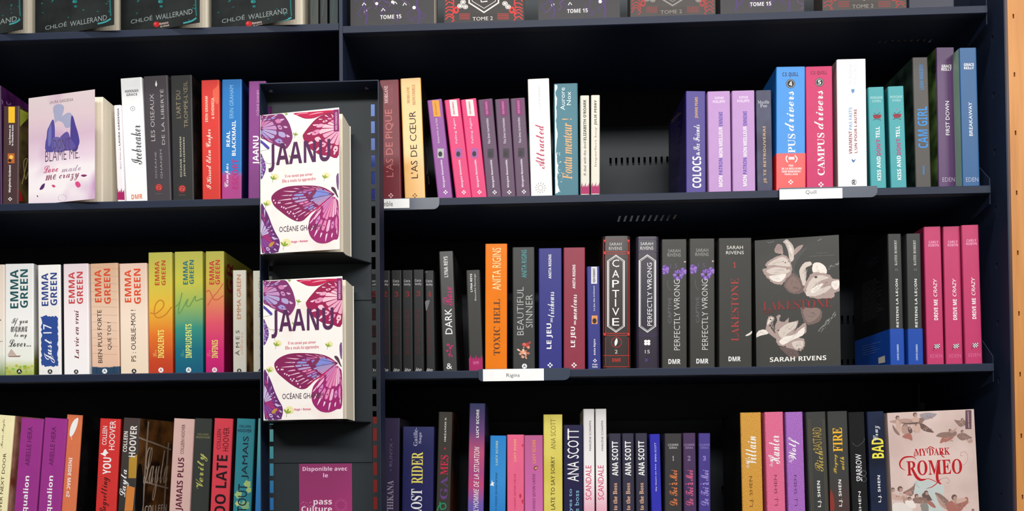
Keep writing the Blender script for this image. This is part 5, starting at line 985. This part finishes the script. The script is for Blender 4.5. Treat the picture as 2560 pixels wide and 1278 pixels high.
figure([(B4, [(135, 1060), (180, 1080), (260, 1100), (330, 1080), (300, 1130), (220, 1150), (140, 1130)]), (B2, [(270, 1130), (340, 1110), (380, 1130), (350, 1200), (290, 1190)]), ((236, 228, 222), [(300, 1160), (380, 1150), (430, 1210), (400, 1250), (330, 1230)]), (B1, [(390, 1130), (480, 1110), (560, 1130), (600, 1180), (520, 1190), (420, 1180)]), (B5, [(560, 1160), (620, 1170), (665, 1230), (640, 1240), (580, 1200)]), (B3, [(520, 1060), (570, 1070), (620, 1150), (560, 1150), (500, 1100)])],
       [(150, 1025, 26), (240, 1015, 32), (435, 1098, 24), (550, 1060, 26), (350, 1130, 22)],
       [(B1, [(270, 1060), (340, 1020), (395, 980), (418, 940), (410, 1020), (380, 1100), (310, 1080)]), ((196, 150, 144), [(290, 1070), (360, 1040), (380, 1070), (330, 1085)])])
A.poly((228, 220, 216), [(140, 1278), (150, 1200), (220, 1175), (300, 1190), (360, 1240), (380, 1278)], 3); A.poly((150, 146, 142), [(480, 1200), (560, 1180), (580, 1278), (500, 1278), (490, 1240)], 2)
figure([(B5, [(800, 1180), (870, 1150), (960, 1140), (1040, 1110), (1050, 1180), (1000, 1230), (960, 1278), (820, 1278), (790, 1240)]), (B4, [(860, 1150), (930, 1130), (1000, 1120), (1035, 1150), (960, 1180), (900, 1190)])], [(885, 1115, 34), (1110, 1270, 18)], [(B1, [(655, 1060), (710, 1070), (790, 1130), (830, 1190), (800, 1230), (740, 1180), (680, 1110)]), (B2, [(670, 1085), (740, 1160), (790, 1240), (770, 1250), (700, 1180)])])
rr = random.Random(21)
for (cx, cy, sx, sy) in ((300, 260, 130, 90), (560, 150, 70, 25), (560, 290, 60, 25), (800, 400, 80, 45), (1010, 390, 50, 25), (240, 1100, 90, 40), (350, 1060, 50, 40), (500, 1150, 110, 40), (740, 1150, 50, 50), (930, 1190, 100, 60), (960, 220, 50, 30)):
    for q in range(16):
        x, y = rr.gauss(cx, sx*.45), rr.gauss(cy, sy*.45); a_ = rr.uniform(-.6, 1.4); l = rr.uniform(8, 26)
        A.stroke([(128, 100, 92), (196, 166, 156), (160, 124, 114), (178, 146, 138)][q % 4], [(x, y), (x+l*math.cos(a_), y+l*math.sin(a_)), (x+l*1.6*math.cos(a_+.5), y+l*1.6*math.sin(a_+.5))], rr.uniform(3, 7), 3, None, False, True)
A.stroke((196, 160, 156), [(975, 735), (1030, 700), (1045, 620), (1010, 570), (960, 585), (965, 620), (985, 610)], 4, 5); A.stroke((196, 150, 148), [(700, 910), (790, 880), (825, 910), (815, 945), (790, 935)], 4, 5); A.stroke((160, 140, 146), [(470, 1000), (430, 960), (440, 920)], 3)
A.rect((112, 84, 94), 1018, 76, 1090, 300); A.build('cover_art')
CR = (188, 18, 34); A = Art(RO, 'o', .00013)
A.stroke(CR, [(305, 795), (250, 760), (238, 700), (290, 640), (390, 632), (432, 665)], 20, 5, None, False, True)
A.stroke(CR, [(375, 755), (420, 850), (480, 905), (560, 895)], 34, 5, None, False, True); A.stroke(CR, [(690, 700), (680, 830), (690, 920), (735, 960)], 32, 5, None, False, True)
A.stroke(CR, [(545, 1012), (620, 990), (690, 935), (730, 890)], 10, 5, None, False, True); A.stroke((196, 60, 70), [(540, 900), (590, 895), (680, 935), (720, 960)], 7, 4)
A.stroke(CR, [(570, 590), (560, 545), (600, 512), (650, 535)], 10, 4); A.stroke(CR, [(725, 560), (740, 620), (775, 640)], 12, 4, None, False, True); A.stroke(CR, [(418, 560), (408, 610), (420, 632)], 10, 4, None, False, True)
A.build('title_flourish')
text(RO, 'o', 'MY DARK', 'serif', CR, 415, 528, 832, 612, 'H', 'title', lift=.0002); text(RO, 'o', 'ROMEO', 'serif', CR, 318, 668, 978, 845, 'H', 'title', lift=.0002); text(RO, 'o', 'NEW ROMANCE', 'bold', (214, 190, 196), 1042, 92, 1066, 288, 'U', lift=.0002)

# ------------------------------------------------------------------ metal display in front of the divider
YB, YF = -.100, -.132
xl0 = at(651, 500, YF).x; xr0 = at(946, 500, YF).x
disp = empty('wall_display_rack', 'narrow slotted black metal display rack hanging in front of the bay divider', 'display rack', Matrix.Translation(((xl0+xr0)/2, YF, -.55)))
bpy.context.view_layer.update()
g = Geo(); top = at(800, 206, YF).z; sl0 = at(672, 300, YB).x-.001; sr0 = at(927, 300, YB).x; sw = .0062; bot = -.62
pit = .0266*1.0; z0 = at(930, 260, YB).z
g.box(xl0, sl0, YB, YB+.0012, bot, top); g.box(sl0+sw, sr0, YB, YB+.0012, bot, top); g.box(sr0+sw, xr0, YB, YB+.0012, bot, top)
for x in (sl0, sr0):
    g.box(x, x+sw, YB, YB+.0012, z0, top); z = z0
    while z > bot:
        g.box(x, x+sw, YB, YB+.0012, z-pit, z-pit*.72); z -= pit
off(g.build('back_plate', [mat(PANEL)], disp), disp)
zs1, zs2 = at(890, 751, YB).z, at(800, 1157, YB).z
for za, zb in ((at(800, 646, YB).z, zs1), (at(800, 1056, YB).z, zs2)):
    g = Geo(); g.box(sl0+sw+.001, sr0-.0005, YB-.0016, YB-.0001, zb, za); off(g.build('ledge_plate', [mat(PANEL)], disp), disp)
for x, s_ in ((xl0-.0014, 1), (xr0, 1)):
    g = Geo(); g.box(x, x+.0014, YF, YB+.0012, bot, top+.0014); off(g.build('side_flange', [mat(NAVY)], disp), disp)
g = Geo(); g.box(xl0, xr0, YF, YB+.0012, top, top+.0014); off(g.build('top_flange', [mat(NAVY)], disp), disp)
for q in (at(677, 211, YB-.012), at(917, 211, YB-.012)):
    g = Geo(); g.prism([(q.x+.0028*math.cos(a_), q.y+.0028*math.sin(a_)) for a_ in [t*math.pi/5 for t in range(10)]], top-.0016, top); off(g.build('screw', [mat(('metal', (120, 122, 128)))], disp), disp)
# arms carry the rack from the shelves behind
for zz_ in (.40, -.3):
    g = Geo(); g.box((XD0+XD1)/2-.004, (XD0+XD1)/2+.004, YB+.0012, 0, zz_, zz_+.02); off(g.build('mounting_arm', [mat(NAVY)], disp), disp)
lz = []
YJ = -.158
for yy in (634, 1051):
    z = at(760, yy, YJ).z; lz.append(z); g = Geo()
    xa, xb = xl0+.004, at(930, yy, YB).x
    n = len(g.v); zt, zu = z, z-.0016
    prof = [(xa, YB), (xa, YF-.002), (xa+.012, YJ-.004), (xb-.034, YJ-.004), (xb-.026, YF-.008), (xb, YB)]
    g.prism(prof, zu, zt); off(g.build('ledge', [mat(('metal', (24, 28, 34)))], disp), disp)

def jaanu_art(fc):
    M_ = (160, 40, 104); P_ = (140, 60, 120)
    LB = [(206, 176, 214), (176, 170, 220), (190, 150, 210), (160, 168, 222)]; PK = [(240, 180, 206), (246, 206, 220), (232, 160, 196)]
    A = Art(fc, 'u')
    wing(A, 'u', [(54, 535), (120, 528), (240, 515), (345, 505), (400, 560), (450, 650), (485, 780), (480, 850), (440, 930), (390, 975), (310, 945), (190, 890), (120, 850), (56, 800)], (40, 700), 9, P_, [(214, 140, 186), (206, 160, 206), (190, 176, 220), (170, 164, 220)], (226, 190, 224))
    wing(A, 'u', [(1103, 480), (1030, 490), (900, 512), (790, 580), (700, 680), (640, 760), (622, 800), (645, 870), (700, 950), (780, 1010), (850, 1050), (960, 1062), (1103, 1050)], (1130, 690), 10, (168, 30, 92), PK, (246, 214, 226))
    A.poly((206, 30, 90), [(500, 497), (700, 480), (1030, 455), (1030, 485), (900, 510), (780, 560), (650, 567), (560, 530)], 3); A.stroke((240, 170, 196), [(540, 512), (600, 500), (690, 494)], 9); A.stroke((244, 190, 206), [(700, 520), (800, 496), (900, 484)], 12, 4, None, False, True); A.stroke((130, 30, 90), [(560, 530), (650, 560), (780, 556), (900, 508), (1030, 486)], 5)
    A.poly((96, 80, 176), [(54, 850), (90, 870), (170, 940), (178, 968), (150, 972), (80, 905), (54, 890)], 3)
    wing(A, 'u', [(56, 1040), (100, 1100), (130, 1200), (118, 1290), (60, 1370)], (30, 1210), 5, (120, 70, 150), LB, (210, 190, 226))
    A.stroke((120, 130, 110), [(56, 1000), (110, 990), (175, 975)], 3); A.stroke((120, 130, 110), [(60, 1060), (120, 1140), (170, 1168), (300, 1155)], 4); A.stroke((120, 130, 110), [(190, 1170), (200, 1230), (215, 1330)], 3)
    # lower part, measured on the second view
    wing(A, 'v', [(204, 360), (225, 300), (300, 240), (420, 195), (600, 180), (800, 185), (920, 215), (1010, 270), (1045, 300), (980, 345), (880, 430), (760, 520), (680, 600), (620, 650), (540, 657), (440, 610), (330, 530), (240, 450)], (1030, 290), 13, (146, 40, 100), [(196, 170, 214), (176, 172, 220), (150, 160, 220), (170, 150, 214), (216, 130, 180), (236, 150, 190)], (240, 206, 224), ((.06, .40), (.46, .66), (.72, .86)))
    A.poly((140, 150, 222), [(700, 290), (800, 250), (880, 240), (980, 285), (880, 310), (770, 335)], 3, 'v'); A.poly((140, 60, 100), [(690, 340), (720, 290), (770, 250), (810, 240), (780, 300), (730, 345)], 3, 'v')
    rr = random.Random(3)
    for q in range(26):
        t = q/26; x = 235+t*330+rr.uniform(-8, 8); y = 330+t*270+rr.uniform(-30, 30)
        if q % 2: A.disc((246, 220, 234), x-8, y+34-t*20, 9, 13, 8, 'v', .5)
    for pts in ([(520, 370), (640, 350), (760, 345), (900, 320), (1030, 295)], [(640, 450), (760, 350)], [(560, 220), (760, 250), (1030, 290)], [(380, 340), (500, 280), (600, 240)]): A.stroke((84, 50, 120), pts, 5, 4, 'v')
    A.stroke((206, 30, 96), [(640, 600), (760, 520), (880, 430), (960, 360)], 15, 4, 'v', False, True)
    wing(A, 'v', [(1040, 330), (1070, 360), (1100, 430), (1101, 850), (1030, 905), (930, 950), (820, 942), (740, 880), (702, 800), (700, 700), (720, 620), (760, 560), (850, 450), (960, 355)], (1045, 300), 9, (166, 44, 120), [(240, 190, 216), (234, 150, 190), (226, 140, 190), (214, 150, 206)], (246, 222, 238), ((.08, .48), (.55, .76), (.84, .93)))
    wing(A, 'v', [(64, 455), (120, 490), (170, 590), (210, 700), (260, 810), (310, 900), (318, 980), (300, 1050), (282, 1070), (80, 1078)], (60, 860), 10, (112, 52, 120), [(206, 190, 226), (180, 60, 130), (150, 80, 160)], (214, 196, 230))
    A.poly((196, 160, 70), [(170, 980), (200, 940), (245, 935), (215, 985), (180, 1000)], 3, 'v')
    A.poly((96, 64, 84), [(1000, 205), (1030, 200), (1060, 230), (1080, 290), (1098, 340), (1080, 330), (1040, 270), (1010, 235)], 3, 'v'); A.poly((130, 90, 140), [(1068, 60), (1100, 20), (1100, 240), (1076, 190)], 2, 'v')
    for cx, cy, v, s_ in ((520, 790, 'u', 1), (465, 1090, 'u', 1), (400, 515, 'u', .7), (225, 100, 'v', 1.2), (910, 80, 'v', 1.1), (130, 445, 'v', 1.1), (370, 985, 'v', 1.5)):
        if v == 'v': A.disc((240, 234, 180), cx+25*s_, cy-30*s_, 40*s_, 34*s_, 12, v)
        for a_ in (-2.2, -1.2, -.4): A.disc((150, 176, 60), cx+20*s_*math.cos(a_), cy+20*s_*math.sin(a_), 24*s_, 8*s_, 9, v, a_)
        A.stroke((130, 150, 80), [(cx, cy), (cx-4*s_, cy+36*s_)], 4, 0, v)
    A.poly((150, 30, 116), [(1034, 450), (1102, 446), (1102, 738), (1036, 740)]); A.build('butterfly_art')
    TT = (98, 48, 98)
    text(fc, 'p', 'JAANU', 'bold', TT, 671, 354, 825.5, 424, 'H', 'title', lift=.0003)
    text(fc, 'p', 'Il ne savait pas aimer', 'sans', (222, 70, 110), 713, 434, 782, 443.5, 'H', 'subtitle', lift=.0003); text(fc, 'p', 'Elle a voulu lui apprendre', 'sans', (222, 70, 110), 706, 445.5, 789, 456, 'H', 'subtitle', lift=.0003)
    text(fc, 'p', 'OCÉANE GHANEM', 'sans', (96, 64, 84), 698, 560, 801, 577, 'H', 'author_name', lift=.0003); text(fc, 'p', 'Hugo + Roman', 'bold', (216, 50, 120), 728.5, 601, 769.5, 607.5, 'H', 'publisher_mark', lift=.0003)
    text(fc, 'p', 'NEW ROMANCE®', 'bold', (236, 200, 226), 838, 280, 843.5, 325, 'U', 'lettering', lift=.0003)
CRM = ('wash', [(0, (250, 244, 240)), (1, (250, 248, 244))], (246, 232, 226), 16)
J1 = face_out('L2', 'p', 651, 289, 848.5, 862, 'upper of two white paperbacks with pink and violet butterflies on the metal rack', CRM, YJ, .045, spread=8, bottom=lz[0])
jaanu_art(J1)
# second copy on the ledge below
M2 = J1.M.copy(); M2.translation = Vector((at(659, 880, YJ).x, YJ, lz[1]+.0004))
r = copy_thing(J1.root, M2, 'lower of two white paperbacks with pink and violet butterflies on the metal rack')
for b_ in (J1.root, r): b_['group'] = 'butterfly-cover paperbacks on the display rack'

# flyer fixed to the plate below the second ledge
pa, pb = at(748, 1160, YB), at(880, 1160, YB)
Mf = Matrix.Translation((pa.x, YB-.0006, pa.z-.19)); fly = empty('flyer', 'magenta information flyer on the display rack below the lower butterfly book', 'flyer', Mf)
g = Geo(); g.box(0, pb.x-pa.x, 0, .0005, 0, .19); sheet = g.build('paper_sheet', [mat(('ramp', [(0, (196, 70, 140)), (.5, (176, 62, 126)), (1, (160, 62, 120))]), .4)], fly)
ff = Face(sheet, Mf); text(ff, 'w', 'Disponible avec', 'bold', (250, 214, 236), 626, 682, 1224, 755, 'H', 'lettering'); text(ff, 'w', 'le', 'bold', (250, 214, 236), 902, 770, 966, 826, 'H', 'lettering'); text(ff, 'w', 'pass', 'bold', (252, 232, 244), 772, 1130, 1020, 1215, 'H', 'lettering'); text(ff, 'w', 'Culture', 'bold', (252, 232, 244), 610, 1210, 1020, 1290, 'H', 'lettering')
A = Art(ff, 'w')
for q in range(18):
    a_ = q*math.pi/9; A.stroke((206, 120, 176), [(1140+55*math.cos(a_), 1200+55*math.sin(a_)), (1140+90*math.cos(a_), 1200+90*math.sin(a_))], 4, 0)
rr = random.Random(4)
for q in range(14): A.disc((246, 206, 230), rr.uniform(600, 760), rr.uniform(1150, 1225), 4, 4, 6)
A.build('sunburst_mark')

# ------------------------------------------------------------------ shelf tags
def tag(c, card, hold, word, wrect, label, ro):
    z1 = lambda p_: p_[1]
    Y = -.0030; (hx0, hy0), (hx1, hy1) = px(c, *hold[:2]), px(c, *hold[2:])
    ym = (hy0+hy1)/2; a, b = at(hx0, ym, Y), at(hx1, ym, Y); zm = a.z*.5+b.z*.5; hh = (hy1-hy0)/F*(D+Y)/2
    M = Matrix.Translation(((a.x+b.x)/2, Y, zm-hh)); e = empty('shelf_tag', label, 'shelf label', M); W = (b.x-a.x)/2
    pts = [(-W, 2*hh), (-W, .006)]+[(-W+.006-.006*math.cos(t), .006-.006*math.sin(t)) for t in (.4, .8, 1.2, 1.57)]+[(W-.01+.01*math.sin(t), .01-.01*math.cos(t)) for t in (0, .4, .8, 1.2, 1.57)]+[(W, 2*hh)]
    g = Geo(); g.prism(pts, 0, .0028, axis='y'); g.build('holder', [mat((62, 74, 94), .3)], e)
    fc = Face(e, M); (cx0, cy0), (cx1, cy1) = px(c, *card[:2]), px(c, *card[2:]); l = fc.loc(cx0, (cy0+cy1)/2); r_ = fc.loc(cx1, (cy0+cy1)/2); h2 = (cy1-cy0)/F*D/2
    g = Geo(); g.box(l[0], r_[0], -.0006, -.0001, l[1]-h2, l[1]+h2); fc.owner = g.build('paper_card', [mat((248, 248, 248), .5)], e)
    if word: text(fc, c, word, 'sans', (110, 110, 112), *wrect, 'H', 'lettering', lift=.0007)
tag('g', (20, 1128, 425, 1208), (-10, 1122, 600, 1203), 'Rigins', (176, 1155, 264, 1186), 'white name tag on the third-shelf edge under the orange and blue spines', 0)
tag('d', (304, 1122, 676, 1182), (304, 1106, 884, 1172), 'Quill', (458, 1126, 522, 1152), 'white name tag on the second-shelf edge under the sky-blue banded book', 0)
tag('b', (815, 1180, 1003, 1236), (800, 1172, 1180, 1242), 'omble', (826, 1192, 905, 1222), 'partly hidden white name tag right of the display, second-shelf edge', 0)

flush_text()
bpy.context.view_layer.update()
